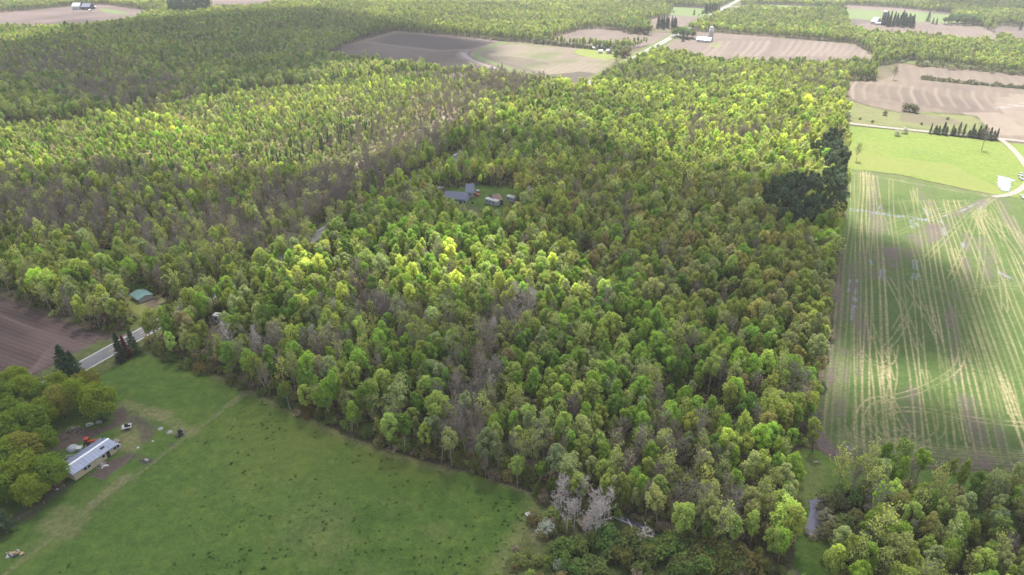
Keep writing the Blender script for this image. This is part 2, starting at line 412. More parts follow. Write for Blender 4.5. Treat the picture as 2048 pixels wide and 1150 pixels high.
# ---- pasture and farmyard
sh = Sheet(PP([(296,700),(380,724),(500,780),(600,824),(700,874),(800,907),(900,937),(1000,964),(1070,987),(1100,1002),(1085,1030),(1055,1060),(1030,1100),(1000,1150),(960,1260)])
           +[(-60,74),(-190,74)]+[road_at(-120, 8), road_at(0, 8), road_at(18, 8)], .5, .03)
X, Y = sh.X, sh.Y; px_, py_ = to_px(X, Y, np.zeros_like(X))
fence_line = PP([(503,775),(430,835),(372,874),(300,932),(225,985),(150,1042),(85,1092),(18,1144),(-60,1205)])
sh.line('dry', fence_line, .3, .75, .35); sh.line('dry', PP([(503,775),(480,795),(455,812)]), 1.4, .6, 1.0)
sh.line('dry', PP([(250,955),(215,985),(185,1010)]), 1.6, .7, 1.2)
for a, b, c in (((100,1085),(250,960),7),((60,1100),(170,1030),5)):
    sh.line('dry', [P(*a), P(*b)], c*.5, .18, 3)
for (a, b, r, v) in ((312,828,2.6,.75),(262,812,2.2,.5),(368,862,2.2,.6),(345,845,1.6,.4),(272,862,2.6,.6),(262,878,2.2,.7),(245,835,2.0,.5),(120,1055,3.,.5),(140,1030,3.,.4),(255,892,2.2,.6)):
    q = P(a, b); sh.line('dry', [(q[0]-r, q[1]+r*.3), (q[0]+r, q[1]-r*.4)], r*1.2, v, 1.6)
edge = PP([(300,703),(380,727),(500,783),(600,828),(700,878),(800,912),(900,942)])
sh.line('dry', edge, 1.2, .55, 2.0); sh.line('mud_shade', [(x+.8, y+1.2) for x, y in edge], 1.0, .5, 1.5)
sh.line('dry', PP([(985,958),(1020,968),(1060,984)]), 1.6, .8, 1.4)
sh.line('dry', PP([(1070,985),(1090,1010),(1060,1052),(1035,1095),(1005,1150)]), 3.5, .45, 3)
# worn dirt drives and the vegetable plot
sh.line('mud_shade', smooth_pts(PP([(240,822),(247,836),(232,850),(205,860),(172,868),(140,878),(118,890),(104,900)])), 2.0, 1, .9)
sh.area('mud_shade', PP([(100,886),(128,862),(160,852),(182,858),(205,862),(180,876),(150,888),(122,904)]), 1, 1.6, 4)
sh.line('mud_shade', smooth_pts(PP([(262,838),(285,848),(297,862),(292,876)])), 2.2, .75, 1.2)
sh.area('mud_shade', PP([(182,952),(212,925),(258,908),(270,912),(240,935),(203,962)]), 1, .7, 3)
sh.area('mud_shade', PP([(276,922),(296,914),(310,918),(300,928),(284,930)]), .8, .6, 2)
sh.area('mud_shade', PP([(242,908),(262,905),(300,916),(280,924)]), .5, 1, 3)
sh.line('mud_shade', PP([(100,960),(118,975),(80,1000),(50,1030)]), 3.0, .7, 2)
sh.area('mud_shade', PP([(336,890),(350,884),(348,894),(338,898)]), .6, .4, 2)
L = np.clip((px_-430)/300, 0, 1)*np.clip((985-py_)/120, 0, 1)*np.clip((py_-780)/60, 0, 1)*(fbm(X, Y, 9, 4)**1.5)*1.5
L2 = np.exp(-((px_-930)/260)**2-((py_-905)/70)**2)*.5*fbm(X, Y, 6, 44)
sh.a['lush'] = np.clip(L+L2, 0, .85).astype(np.float32)
sh.a['dry'] = np.maximum(sh.a['dry'], (np.clip((fbm(X, Y, 16, 33)-.45)*1.6, 0, .22)*np.clip((py_-930)/150, 0, 1)*np.clip((px_-350)/300, 0, 1)).astype(np.float32))
dpt = np.clip(1-np.abs(seg_dist(PP([(350,720),(560,780),(800,870),(1040,950)]), X, Y)-4)/5, 0, 1)
sh.build('pasture', M_PASTURE, .12)

# ---- marshy open ground under the low growth on the left
sh = Sheet(PP([(-100,250),(0,238),(300,200),(600,160),(860,135),(1000,165),(930,230),(780,300),(640,335),(400,335),(200,325),(0,345),(-100,350)]), 2.5, .02)
sh.area('dry', PP([(0,240),(900,150),(900,260),(0,330)]), .55, 10, 30, 6, .8); sh.area('lush', PP([(0,240),(900,150),(900,260),(0,330)]), .5, 10, 40, 16, .7)
sh.build('marsh_grass', M_ROUGH, .0)
M_LITTER = simple('leaf_litter', (.150, .122, .098), .95, .45, .35)
for pl_ in ([(560,400),(680,330),(800,260),(900,185),(1010,143),(1075,158),(960,235),(860,300),(760,350),(640,412)], [(-60,380),(120,372),(300,400),(560,420),(640,440),(560,480),(380,480),(160,450),(-60,440)],
            [(915,770),(960,760),(990,860),(985,925),(920,925)]):
    sh = Sheet(PP(pl_), 2.0 if pl_[0][0] < 900 else .8, .05); sh.build('leaf_litter', M_LITTER, .05)
# ---- verge grass along the road
for off, nm in ((-5.9, 'verge'), (6.4, 'verge')):
    pts = [road_at(a, off) for a in np.arange(-140, 1500, 20)]
    vm = strip(nm, pts, 6.0, .034, M_ROUGH)
# ---- dark ploughed field, left
sh = Sheet(PP([(-420,470),(-200,528),(0,592),(60,617),(110,638),(160,657),(206,670),(228,680),(196,706),(100,752),(0,795),(-420,980)]), .55, .05)
sh.line('dry', smooth_pts(PP([(-60,1,)] if 0 else [(60,770),(110,735),(165,710),(215,690)])), 1.5, .45, 2.5)
for k in range(6):
    o = k*5
    sh.line('dry', smooth_pts(PP([(30+o,765-o*.5),(95,730-o*1.2),(140,705-o*1.5),(175+o,694-o)])), .35, .7, .5)
sh.line('dry', PP([(0,630),(45,650),(95,668),(150,700)]), .5, .55, .5)
sh.line('dry', PP([(95,670),(130,700),(170,700)]), 5, .35, 6)
sh.area('mud_shade', PP([(228,672),(236,684),(170,700),(150,690)]), .0)
sh.build('ploughed_field', M_SOILN, .10)
strip('track', PP([(205,678),(240,674),(272,672)]), 3.5, .065, M_SOILF)

# ---- big crop field on the right with wheel tracks
fieldD = PP([(1640,905),(1628,870),(1630,840),(1650,740),(1668,620),(1685,480),(1699,337),(1800,352),(1900,374),(1985,391),(2048,398),(2130,408),(2130,950),(2048,943),(1960,938),(1850,934),(1760,930),(1700,924),(1660,915)])
sh = Sheet(fieldD, .33, .04)
rr = np.random.default_rng(3)
def pair(ch, pts, gauge=1.9, w=.42, val=.9, soft=.26):
    pts = [np.array(p, float) for p in pts]; A = []; B = []
    for i, p in enumerate(pts):
        d = pts[min(i+1, len(pts)-1)]-pts[max(i-1, 0)]; d /= np.hypot(*d)+1e-9; n = np.array((-d[1], d[0]))
        A.append(p+n*gauge/2); B.append(p-n*gauge/2)
    sh.line(ch, A, w*.55, val, soft); sh.line(ch, B, w*.55, val, soft)
def straight(px0, y0, y1, val=.85, drift=0.0, ch='dry', w=.42, wob=1.0):
    q = np.array(P(px0, 800)); n = 26
    a0 = (P(1024, y0)[1]-q[1])/RD[1]; a1 = (P(1024, y1)[1]-q[1])/RD[1]
    ph = rr.uniform(0, 6); out = []
    for i in range(n+1):
        a = a0+(a1-a0)*i/n
        out.append(tuple(q+RD*a+RN*(drift*a/100+wob*math.sin(a/60+ph)+.3*math.sin(a/17+ph))))
    # broken strength along the pass
    pair(ch, out, 1.9, w*rr.uniform(.9, 1.4), val)
for a in [(1658,905,342,.55,0),(1683,925,345,.6,0),(1697,925,350,.35,.3),(1716,905,345,.75,.2),(1741,900,350,.95,.3),(1749,900,345,.9,-.4),
          (1772,905,480,.8,.8),(1786,900,350,.9,-.5),(1822,915,360,.85,.4),(1862,900,560,.9,.6),
          (1893,900,380,.8,.5),(1902,880,480,.6,-1.2),(1931,920,400,.9,.3),(1950,905,560,.6,2),(1982,930,400,.9,-.5),
          (2015,930,400,.9,.2),(2022,900,500,.7,-1.5),(2050,930,400,.9,.3),(2100,930,410,.8,.6),(2150,940,420,.8,.1),(2200,940,430,.7,.1),
          (1775,520,345,.6,-1.0),(1880,500,372,.7,1.2)]:
    straight(*a[:4], drift=a[4]*2)
def px_track(lst, val=.85, w=.42, ch='dry', sm=3, g=1.9): pair(ch, smooth_pts(PP(lst), sm), g, w, val)
px_track([(1722,905),(1714,860),(1722,818),(1745,798),(1790,795),(1850,778),(1918,738),(1925,700)], .95)
px_track([(1760,860),(1752,838),(1770,822),(1815,818),(1870,822),(1930,838),(2048,850)], .85)
px_track([(1800,870),(1776,848),(1772,820),(1776,780),(1768,740)], .8)
px_track([(1748,800),(1742,840),(1752,870),(1790,890),(1840,898),(1930,905),(2048,912)], .8)
px_track([(1730,795),(1736,850),(1770,880),(1830,888),(1850,876)], .8)
px_track([(1768,735),(1772,780),(1795,825),(1815,860),(1810,880),(1785,885)], .8)
px_track([(1780,700),(1790,745),(1778,800),(1790,850),(1825,872)], .7)
px_track([(1850,740),(1866,790),(1882,830),(1885,862),(1868,876)], .8)
px_track([(1715,700),(1740,725),(1768,732),(1786,720),(1790,690)], .7)
px_track([(1735,640),(1752,680),(1770,720),(1782,760)], .8)
px_track([(1812,640),(1790,680),(1768,700)], .8); px_track([(1822,600),(1806,632),(1790,660)], .7)
px_track([(1775,555),(1800,600),(1815,640),(1840,700)], .8); px_track([(1812,560),(1840,610),(1870,660),(1885,700)], .7)
for k in range(9):      # fan of passes converging on the field gate
    e = [(1712,410),(1740,455),(1790,470),(1850,520),(1900,560),(1955,590),(2010,620),(2070,600),(2120,560)][k]
    px_track([(1992,394),(1960-k*1,404+k*2.2),(int(.45*1985+.55*e[0]), int(.5*392+.5*e[1])), e], .5+.04*k, .5)
px_track([(1700,345),(1800,362),(1900,380),(1985,394)], .8, .8); px_track([(1740,338),(1850,362),(1930,380),(1990,396)], .7, .8)
px_track([(1900,540),(1940,575),(1990,570),(2048,568)], .6); px_track([(1840,560),(1900,592),(1960,572),(2048,577)], .55)
px_track([(1995,400),(2020,450),(2060,520)], .7, 1.0)
for k in range(5):     # more curved passes on the far right
    x0 = 1900+k*25
    px_track([(x0, 590+4*k), (x0+20, 650), (x0+52, 740), (x0+74, 830)], rr.uniform(.4, .85))
for k in range(6):
    x0 = 1756+k*44
    px_track([(x0, 395+rr.integers(0,14)), (x0+8+3*k, 430), (x0+18+4*k, 470)], rr.uniform(.5, .9))
# muddy headland round the corner, mud belts, standing water
head = smooth_pts(PP([(1676,480),(1668,600),(1656,700),(1643,800),(1638,868),(1652,900),(1700,914),(1770,921),(1850,926),(1960,932),(2100,940),(2300,955)]))
sh.line('mud_shade', head, 4.2, 1, 1.8); pair('dry', head, 2.2, .4, .8)
head2 = smooth_pts(PP([(1690,700),(1682,800),(1683,868),(1710,892),(1790,897),(1900,912),(2048,920),(2300,940)]))
sh.line('mud_shade', head2, 1.6, .6, 1.5); pair('dry', head2, 1.9, .4, .6)
for i in range(5): pair('dry', [(x+i*1.3-3, y+i*.9-1) for x, y in head2[20:]], 1.9, .35, .5)
sh.area('mud_shade', PP([(1688,878),(1740,876),(1790,890),(1740,900),(1690,892)]), .8, 2, 5, 8, .9)
sh.area('mud_shade', PP([(1700,520),(1760,500),(1830,470),(1870,440),(1892,446),(1870,475),(1820,505),(1790,535),(1730,560),(1700,600)]), .85, 5, 9, 12, 1.0)
sh.line('mud_shade', PP([(1880,452),(1840,480),(1800,508),(1770,530)]), 5, .85, 4)
sh.line('mud_shade', PP([(1985,396),(1930,420),(1885,446)]), 2.6, .7, 2.5); sh.line('mud_shade', PP([(1998,400),(2040,470),(2075,560)]), 3, .6, 3)
for (x0, y0, x1, y1, w, v) in ((1712,560,1706,640,5,.6),(1752,345,1745,470,4,.55),(1768,420,1764,520,6,.55),(1786,470,1780,560,5,.5),(1724,640,1718,745,3,.7),(1895,600,1915,760,3.0,.55),
                          (1930,470,1935,560,3,.55),(1965,480,1985,560,5,.5),(1985,540,2030,565,5,.4),(1848,370,1856,410,5,.5),(1818,780,1826,880,3.5,.65),(1938,800,1962,920,4,.6),(1990,830,2020,920,3,.5),(1905,590,1918,600,4,.7),(1872,420,1895,500,3,.6)):
    sh.line('mud_shade', [P(x0, y0), P(x1, y1)], w*.7, v, w*.6)
for i in range(26):
    a = 1702+i*6.2+rr.uniform(-1, 1); yb = 418+ (a-1702)*.14
    sh.line('wet', PP([(a, yb-1), (a+rr.uniform(-1, 1), yb+rr.uniform(0, 5))]), .4, rr.uniform(.3, .8), .6)
for (x0, y0, x1, y1, w) in ((1848,418,1856,430,3.5),(1760,410,1756,424,1.2),(1714,560,1709,600,.5),(1708,590,1703,640,.5),(1713,590,1711,615,.4),(1738,515,1744,530,.8),
        (1826,520,1827,540,.5),(1834,520,1834,542,.4),(1828,545,1822,562,.6),(1836,545,1832,562,.6),(1762,540,1760,556,.5),(1770,540,1768,560,.4),(1956,405,1920,424,2.2),(1898,428,1880,436,1.4),
        (1972,404,1960,418,1.0),(1925,486,1928,496,1.6),(1828,440,1836,452,2.0),(1822,440,1824,456,1.0),(1998,545,2020,556,1.6),(1700,560,1696,585,.4),(1880,440,1890,470,1.0),(1690,890,1700,898,1.5)):
    sh.line('wet', PP([(x0, y0), (x1, y1)]), min(w*.35, .6), .6, .6)
px2, py2 = to_px(sh.X, sh.Y, np.zeros_like(sh.X))
sh.a['lush'] = (np.clip((430-py2)/60, 0, 1)*.45*fbm(sh.X, sh.Y, 20, 8)+.25*(fbm(sh.X, sh.Y, 30, 18) > .58)).astype(np.float32)
sh.a['dry'] = np.maximum(sh.a['dry'], (np.clip((py2*-1+400+(px2-1900)*.14)/40, 0, 1)*.3*fbm(sh.X, sh.Y, 10, 28)).astype(np.float32))
_al = sh.X*RN[0]+sh.Y*RN[1]; _ac = sh.X*RD[0]+sh.Y*RD[1]
sh.a['mud_shade'] *= np.clip((fbm(_al, _ac/9, 2.2, 77, 3)-.33)*4.5, .35, 1)*np.clip((fbm(sh.X, sh.Y, 9, 79)-.30)*4, .25, 1)
sh.a['wet'] *= np.clip((fbm(sh.X, sh.Y, 2.5, 78)-.38)*6, 0, 1)
sh.a['dry'] *= (.35+.9*np.clip((fbm(_al, _ac/6, 5, 66)-.25)*1.8, 0, 1)).astype(np.float32)
sh.build('crop_field', M_CROP, .10)

# ---- sunny meadow above it, rough ground and striped fields behind
sh = Sheet(PP([(1693,337),(1697,300),(1697,252),(1800,262),(1900,273),(2004,285),(2034,310),(2062,345),(2062,362),(2044,378),(2014,392),(1985,389),(1900,372),(1800,350)]), 1.0, .045)
sh.area('lush', PP([(1700,300),(1760,310),(1900,330),(2000,380),(1990,386),(1800,348),(1696,334)]), .6, 8, 20, 5, 1.1)
sh.area('mud_shade', PP([(1824,303),(1838,305),(1834,308),(1824,307)]), .35, 1, 3)
sh.build('meadow', M_MEADOW, .2)
sh = Sheet(PP([(2004,285),(2400,325),(2400,440),(2048,398),(2014,393),(2046,379),(2066,362),(2066,344),(2038,310)]), 1.0, .043)
sh.build('meadow', M_MEADOW, .2)
sh = Sheet(PP([(2024,286),(2046,288),(2400,320),(2400,345),(2070,330),(2048,312)]), 1.2, .055); sh.build('ploughed_field', M_SOILG, .1)
sh = Sheet(PP([(1693,250),(1688,206),(1700,203),(1730,212),(1800,226),(1860,225),(1940,232),(1966,244),(1972,262),(1980,278),(1900,271),(1800,260)]), 1.2, .04)
sh.area('dry', PP([(1700,206),(1800,226),(1960,232),(1966,268),(1700,246)]), .35, 8, 14, 7, .75)
sh.area('mud_shade', PP([(1800,222),(1900,236),(1930,250),(1860,252),(1800,240)]), .6, 6, 12, 9, .8)
sh.build('rough_pasture', M_ROUGH, .2)
fieldG = PP([(1694,162),(1752,163),(1790,150),(1796,127),(1850,133),(1950,140),(2048,150),(2420,190),(2420,312),(2048,281),(1988,276),(1972,250),(1950,232),(1900,226),(1800,225),(1740,212),(1704,200),(1694,188)])
sh = Sheet(fieldG, 1.5, .05)
for k in range(14): sh.line('dry', [(x+k*9*RN[0], y+k*9*RN[1]) for x, y in PP([(1706,198),(1704,176),(1712,164)])], 1.2, rr.uniform(.2, .6), 1.5)
for k in range(9):
    sh.line('dry', smooth_pts(PP([(1930+8*k,226),(1962+8*k,245),(1990+8*k,270)])), 1.2, .6, 2)
for (a, b, c) in ((2010,214,5),(2025,210,4),(2040,212,5),(1998,216,3),(2046,206,3),(2060,212,5)):
    q = P(a, b); sh.line('wet', [(q[0]-c*.7, q[1]), (q[0]+c*.7, q[1]-1)], .8, .8, 1.5)
sh.area('mud_shade', PP([(1700,163),(1760,165),(1800,175),(1900,190),(1990,215),(1990,270),(1960,235),(1800,205)]), .35, 20, 40, 12, .9)
sh.area('dry', PP([(2000,200),(2048,190),(2300,220),(2300,290),(2048,276),(2010,250)]), .5, 10, 30, 15, .8)
sh.build('ploughed_field', M_SOILG, .15)
strip('hedge_strip', PP([(1843,159),(1920,166),(2000,173),(2060,179),(2200,190)]), 7, .07, M_ROUGH)
# far fields
sh = Sheet(PP([(636,102),(720,82),(792,62),(900,71),(1004,82),(970,94),(946,106),(952,118),(1000,134),(1073,156),(1060,172),(950,168),(800,145),(690,122)]), 2.0, .06)
sh.area('lush', PP([(750,75)]*3+[(790,67),(900,75),(990,86),(930,100),(880,102),(800,93)]), 0)
sh.area('mud_shade', PP([(748,85),(800,67),(900,76),(985,86),(930,99),(885,102),(800,93)]), .75, 6, 20, 5)
sh.line('dry', PP([(640,102),(725,82),(792,63),(900,72),(1000,83)]), 7, .7, 5); sh.line('dry', PP([(735,84),(800,93),(880,102),(935,99)]), 5, .6, 4)
for k in range(6): sh.line('dry', smooth_pts(PP([(1000,84+k),(945-2*k,100),(925-3*k,108),(945,122+k*1.5),(1040,148)])), 2.0, .8, 3)
for k in range(3): sh.line('wet', smooth_pts(PP([(922+4*k,106),(926+4*k,112),(950,124),(1010,142)])), 1.2, .6, 1.5)
sh.build('ploughed_field', M_SOILD, .1)
sh = Sheet(PP([(956,106),(980,95),(1012,84),(1066,88),(1165,97),(1150,101),(1145,106),(1160,112),(1232,121),(1178,166),(1140,170),(1082,158),(1010,134),(962,116)]), 2.0, .06)
sh.area('mud_shade', PP([(1085,150),(1130,147),(1160,143),(1200,148),(1178,170),(1100,165)]), .95, 3, 14, 5)
sh.line('mud_shade', smooth_pts(PP([(985,103),(966,108),(972,116),(1010,126),(1085,150)])), 5, .7, 5)
sh.area('mud_shade', PP([(985,114),(1010,112),(1060,118),(1100,128),(1040,134),(1000,124)]), .5, 8, 20, 25, .9)
sh.build('ploughed_field', M_SOILH, .1)
strip('grass_balk', smooth_pts(PP([(1012,84),(980,94),(950,106),(956,115),(1004,133),(1082,157)])), 6, .085, M_GREENF)
strip('track', smooth_pts(PP([(1004,83),(970,94),(942,106),(948,117),(1000,136),(1073,158)])), 5, .095, M_SOILH)
sh = Sheet(PP([(1147,106),(1150,101),(1168,96),(1215,98),(1250,105),(1240,119),(1200,119),(1160,111)]), 2.0, .07); sh.a['lush'][:] = .6; sh.build('lawn', M_MEADOW, .1)
sh = Sheet(PP([(1066,84),(1088,81),(1155,61),(1195,57),(1240,62),(1262,68),(1297,67),(1340,66),(1338,72),(1318,84),(1262,99),(1210,95)]), 2.5, .06); sh.build('ploughed_field', M_SOILF, .1)
sh = Sheet(PP([(1276,44),(1343,31),(1403,34),(1375,47),(1358,58),(1319,58),(1303,56)]), 2.5, .06); sh.build('ploughed_field', M_SOILF, .1)
sh = Sheet(PP([(1320,12),(1420,18),(1445,16),(1425,26),(1405,34),(1340,30),(1300,24)]), 3, .05); sh.build('far_crop', M_GREENF, .1)
sh = Sheet(PP([(1300,4),(1440,8),(1420,17),(1300,10)]), 3, .06); sh.build('ploughed_field', M_SOILF, .1)
sh = Sheet(PP([(1324,84),(1381,63),(1412,65),(1500,71),(1600,79),(1712,89),(1750,116),(1740,130),(1500,126),(1380,108),(1330,98)]), 2.5, .06)
for k in range(22):
    a = 1400+k*16; sh.line('dry', PP([(a,112),(a+16,98),(a+26,82)]), 2.0, rr.uniform(.1, .6), 3)
sh.build('ploughed_field', M_SOILF, .1)
sh = Sheet(PP([(1412,88),(1424,84),(1446,87),(1444,93),(1420,94)]), 2.0, .08); sh.build('lawn', M_MEADOW, .05)
sh = Sheet(PP([(1470,12),(1560,10),(1690,19),(1688,28),(1560,28),(1480,24)]), 3, .05); sh.build('far_crop', M_GREENF, .1)
sh = Sheet(PP([(1450,-8),(1700,-5),(1690,8),(1560,6),(1470,4)]), 3, .05); sh.build('ploughed_field', M_SOILF, .1)
sh = Sheet(PP([(1680,21),(1700,17),(1840,24),(1930,30),(1930,46),(1830,46),(1732,40),(1690,38)]), 3, .05); sh.build('far_crop', M_GREENF, .1)
sh = Sheet(PP([(1691,10),(1780,15),(1905,26),(1910,31),(1850,25),(1700,18)]), 3, .055); sh.build('ploughed_field', M_SOILF, .1)
sh = Sheet(PP([(1696,37),(1732,39),(1745,47),(1770,48),(1827,43),(1960,52),(2006,76),(1960,80),(1820,70),(1720,58)]), 2.5, .06)
sh.area('mud_shade', PP([(1690,36),(1732,38),(1740,46),(1700,50)]), .6, 3, 10); sh.build('ploughed_field', M_SOILF, .1)
sh = Sheet(PP([(1976,54),(2010,52),(2100,58),(2300,72),(2300,100),(2048,86),(1996,74)]), 2.5, .06); sh.build('ploughed_field', M_SOILD, .1)
sh = Sheet(PP([(-300,36),(0,25),(60,21),(135,14),(209,9),(321,25),(300,40),(157,60),(67,64),(0,64),(-300,80)]), 3, .06)
sh.line('mud_shade', PP([(50,42),(110,34),(175,26)]), 22, .45, 14); sh.line('mud_shade', PP([(120,44),(190,36),(260,33)]), 12, .4, 8)  # dark streaks put the cloud shade into the soil colour
sh.build('ploughed_field', M_SOILP, .1)
sh = Sheet(PP([(196,18),(206,17),(250,24),(262,28),(230,28),(205,23)]), 2.5, .08); sh.build('lawn', M_GREENF, .1)
sh = Sheet(PP([(418,22),(424,10),(404,-2),(430,-14),(560,-8),(548,10),(500,19)]), 3, .06); sh.build('ploughed_field', M_SOILP, .1)
sh = Sheet(PP([(355,30),(420,23),(430,20),(500,20),(560,14),(560,22),(420,34)]), 3, .05); sh.build('far_crop', M_GREENF, .1)
sh = Sheet(PP([(1750,133),(1800,124),(1848,131),(1950,138),(2048,148),(2300,172),(2300,150),(2048,134),(1950,124),(1850,118),(1790,116)]), 2, .045)
sh.build('rough_pasture', M_ROUGH, .1)
# small clearings in the wood
sh = Sheet(PP([(862,384),(905,374),(950,371),(1012,373),(1040,384),(1036,398),(1060,412),(1040,428),(980,434),(890,420),(862,400)]), 1.0, .05)
sh.line('mud_shade', PP([(880,378),(888,392),(900,410),(960,425)]), 5, .6, 3); sh.build('lawn', M_PASTURE, .1)
sh = Sheet(PP([(236,600),(264,574),(300,574),(340,612),(338,650),(300,650)]), .8, .05)
sh.line('dry', PP([(240,596),(262,588),(290,594),(305,606),(318,625),(312,645)]), 4, .85, 3); sh.line('mud_shade', PP([(300,598),(312,618),(322,640)]), 3, .8, 2)
sh.a['lush'][:] = .7; sh.build('clearing', M_MEADOW, .1)
sh = Sheet(PP([(414,640),(440,618),(466,640),(462,670),(448,700),(426,700)]), .8, .05); sh.a['mud_shade'][:] = .8; sh.build('clearing', M_ROUGH, .1)
for nm, pts, w, mt in (('stream_bank', [(352,340),(346,362),(350,385),(340,410)], 9, M_MEADOW), ('stream_bank', [(380,325),(356,340)], 8, M_MEADOW),
                   ('stream_bank', [(205,480),(215,510),(232,540),(252,566),(262,590)], 9, M_PASTURE),
                   ('stream_bank', [(676,243),(705,238),(740,237)], 8, M_MEADOW), ('stream_bank', [(240,470),(225,485),(205,500)], 7, M_PASTURE)):
    strip(nm, smooth_pts(PP(pts)), w, .06, mt)
# lane and pond, stream in the scrub
sh = Sheet(PP([(1596,895),(1655,905),(1690,925),(1760,935),(2048,948),(2300,960),(2300,1010),(2048,1005),(1850,990),(1760,975),(1690,985),(1680,1060),(1664,1150),(1690,1270),(1575,1270),(1590,1120),(1590,1010),(1585,950)]), .6, .025)
sh.line('dry', PP([(1628,930),(1622,970),(1615,1000)]), 2, .3, 3); sh.build('grass_lane', M_PASTURE, .12)
sh = Sheet(PP([(1085,985),(1150,1000),(1225,1025),(1330,1060),(1420,1090),(1520,1120),(1580,1180),(1580,1320),(880,1320),(960,1200),(1000,1150),(1060,1050),(1100,1005)]), .6, .022)
sh.area('dry', PP([(1085,1005),(1120,1020),(1110,1080),(1060,1090),(1050,1060)]), .7, 2, 4, 3, .9)
sh.area('mud_shade', PP([(1110,1010),(1230,1040),(1220,1090),(1100,1090)]), .45, 2, 5, 3, .9); sh.build('scrubland', M_ROUGH, .12)
def water_mat(name, tintc, rough):
    m = mat(name); t = NT(m); b = t.bsdf(tintc, rough, .8, t.noise(1.1, 4), .02); b.inputs['IOR'].default_value = 1.33; return m
M_POND = water_mat('pond_water', (.085, .085, .13), .08)
M_PUD = water_mat('pale_water', (.17, .18, .235), .3)
def water(nm, pts, z, mt, warp=.6):
    sh = Sheet(PP(pts), .35 if warp < 1 else .8, z+.17); sh.j = warp; return sh.build(nm, mt, 0)
water('pond', [(1618,1002),(1640,996),(1664,1004),(1670,1020),(1660,1030),(1650,1036),(1646,1050),(1646,1070),(1622,1078),(1610,1068),(1611,1042),(1621,1022)], .06, M_POND)
water('puddle', [(1996,352),(2012,355),(2030,361),(2024,368),(2020,384),(2004,382),(1996,372),(1998,362)], .075, M_PUD, 1.2)
for pts in ([(1232,1034),(1250,1036),(1275,1046),(1300,1058),(1320,1062),(1320,1070),(1300,1068),(1270,1056),(1240,1044)],
            [(1296,1062),(1312,1055),(1318,1062),(1306,1074)], [(1360,1092),(1378,1086),(1392,1092),(1380,1098)], [(1386,1088),(1402,1086),(1406,1092),(1392,1094)],
            [(1460,1112),(1474,1118),(1478,1128),(1466,1122)], [(1082,975),(1092,972),(1098,985),(1094,1000),(1082,1004)]):
    water('stream', pts, .06, M_PUD if pts[0][0] != 1232 else M_POND, .35)
water('ditch', [(1000,940),(1030,945),(1060,952),(1066,965),(1078,976),(1070,977),(1056,964),(1030,951),(1000,944)], .05, M_POND, .3)

# ---- roads
m = mat('asphalt'); t = NT(m)
ac = t.ramp(t.noise(2.0, 6, .7), [(.3, (.11, .11, .12)), (.7, (.15, .15, .162))])
ac = t.mix(.5, ac, t.ramp(t.noise(.25, 4), [(.35, (.11, .11, .118)), (.65, (.165, .165, .172))]))
t.bsdf(ac, .9, .3, t.noise(12, 3), .02); M_ASPH = m
M_GRAV = simple('pale_gravel', (.195, .172, .152), .95, .18, .9)
M_LINE = simple('road_paint', (.5, .5, .48), .7, .08, 3); M_YEL = simple('yellow_road_paint', (.55, .38, .06), .7, .1, 3)
def road_strip(nm, a0, a1, off, w, z, mt, step=25):
    return strip(nm, [road_at(a, off) for a in np.arange(a0, a1+1, step)], w, z, mt)
road_strip('road_shoulder', -150, 1600, 0, 7.0, .09, M_GRAV); road_strip('road', -150, 1600, 0, 6.2, .11, M_ASPH)
road_strip('edge_line', -150, 1600, -3.0, .28, .118, M_LINE); road_strip('edge_line', -150, 1600, 3.0, .28, .118, M_LINE)
mb = MB()
for a in np.arange(-150, 400, 12.2):
    p, q = np.array(road_at(a)), np.array(road_at(a+3.6)); n = RN*.07
    mb.add([(*(p-n), .262), (*(p+n), .262), (*(q+n), .262), (*(q-n), .262)], [(0, 1, 2, 3)])
struct('centre_line', mb.mesh('centre_line', [M_YEL]))
strip('gravel_road', lerp_pts(PP([(1690,246),(1760,254),(1850,263),(1950,273),(2048,283),(2400,322)]), 20), 5.0, .09, M_GRAV)
strip('gravel_track', smooth_pts(PP([(2000,278),(2016,290),(2036,310),(2056,338),(2064,356),(2050,372),(2034,384),(2012,392),(1985,394)])), 3.4, .10, M_GRAV)
strip('side_road', lerp_pts(PP([(1000,-1),(1180,5),(1300,10),(1440,13),(1480,14)]), 60), 6, .09, M_GRAV)
strip('side_road', PP([(204,12),(150,16)]), 4, .1, M_GRAV)

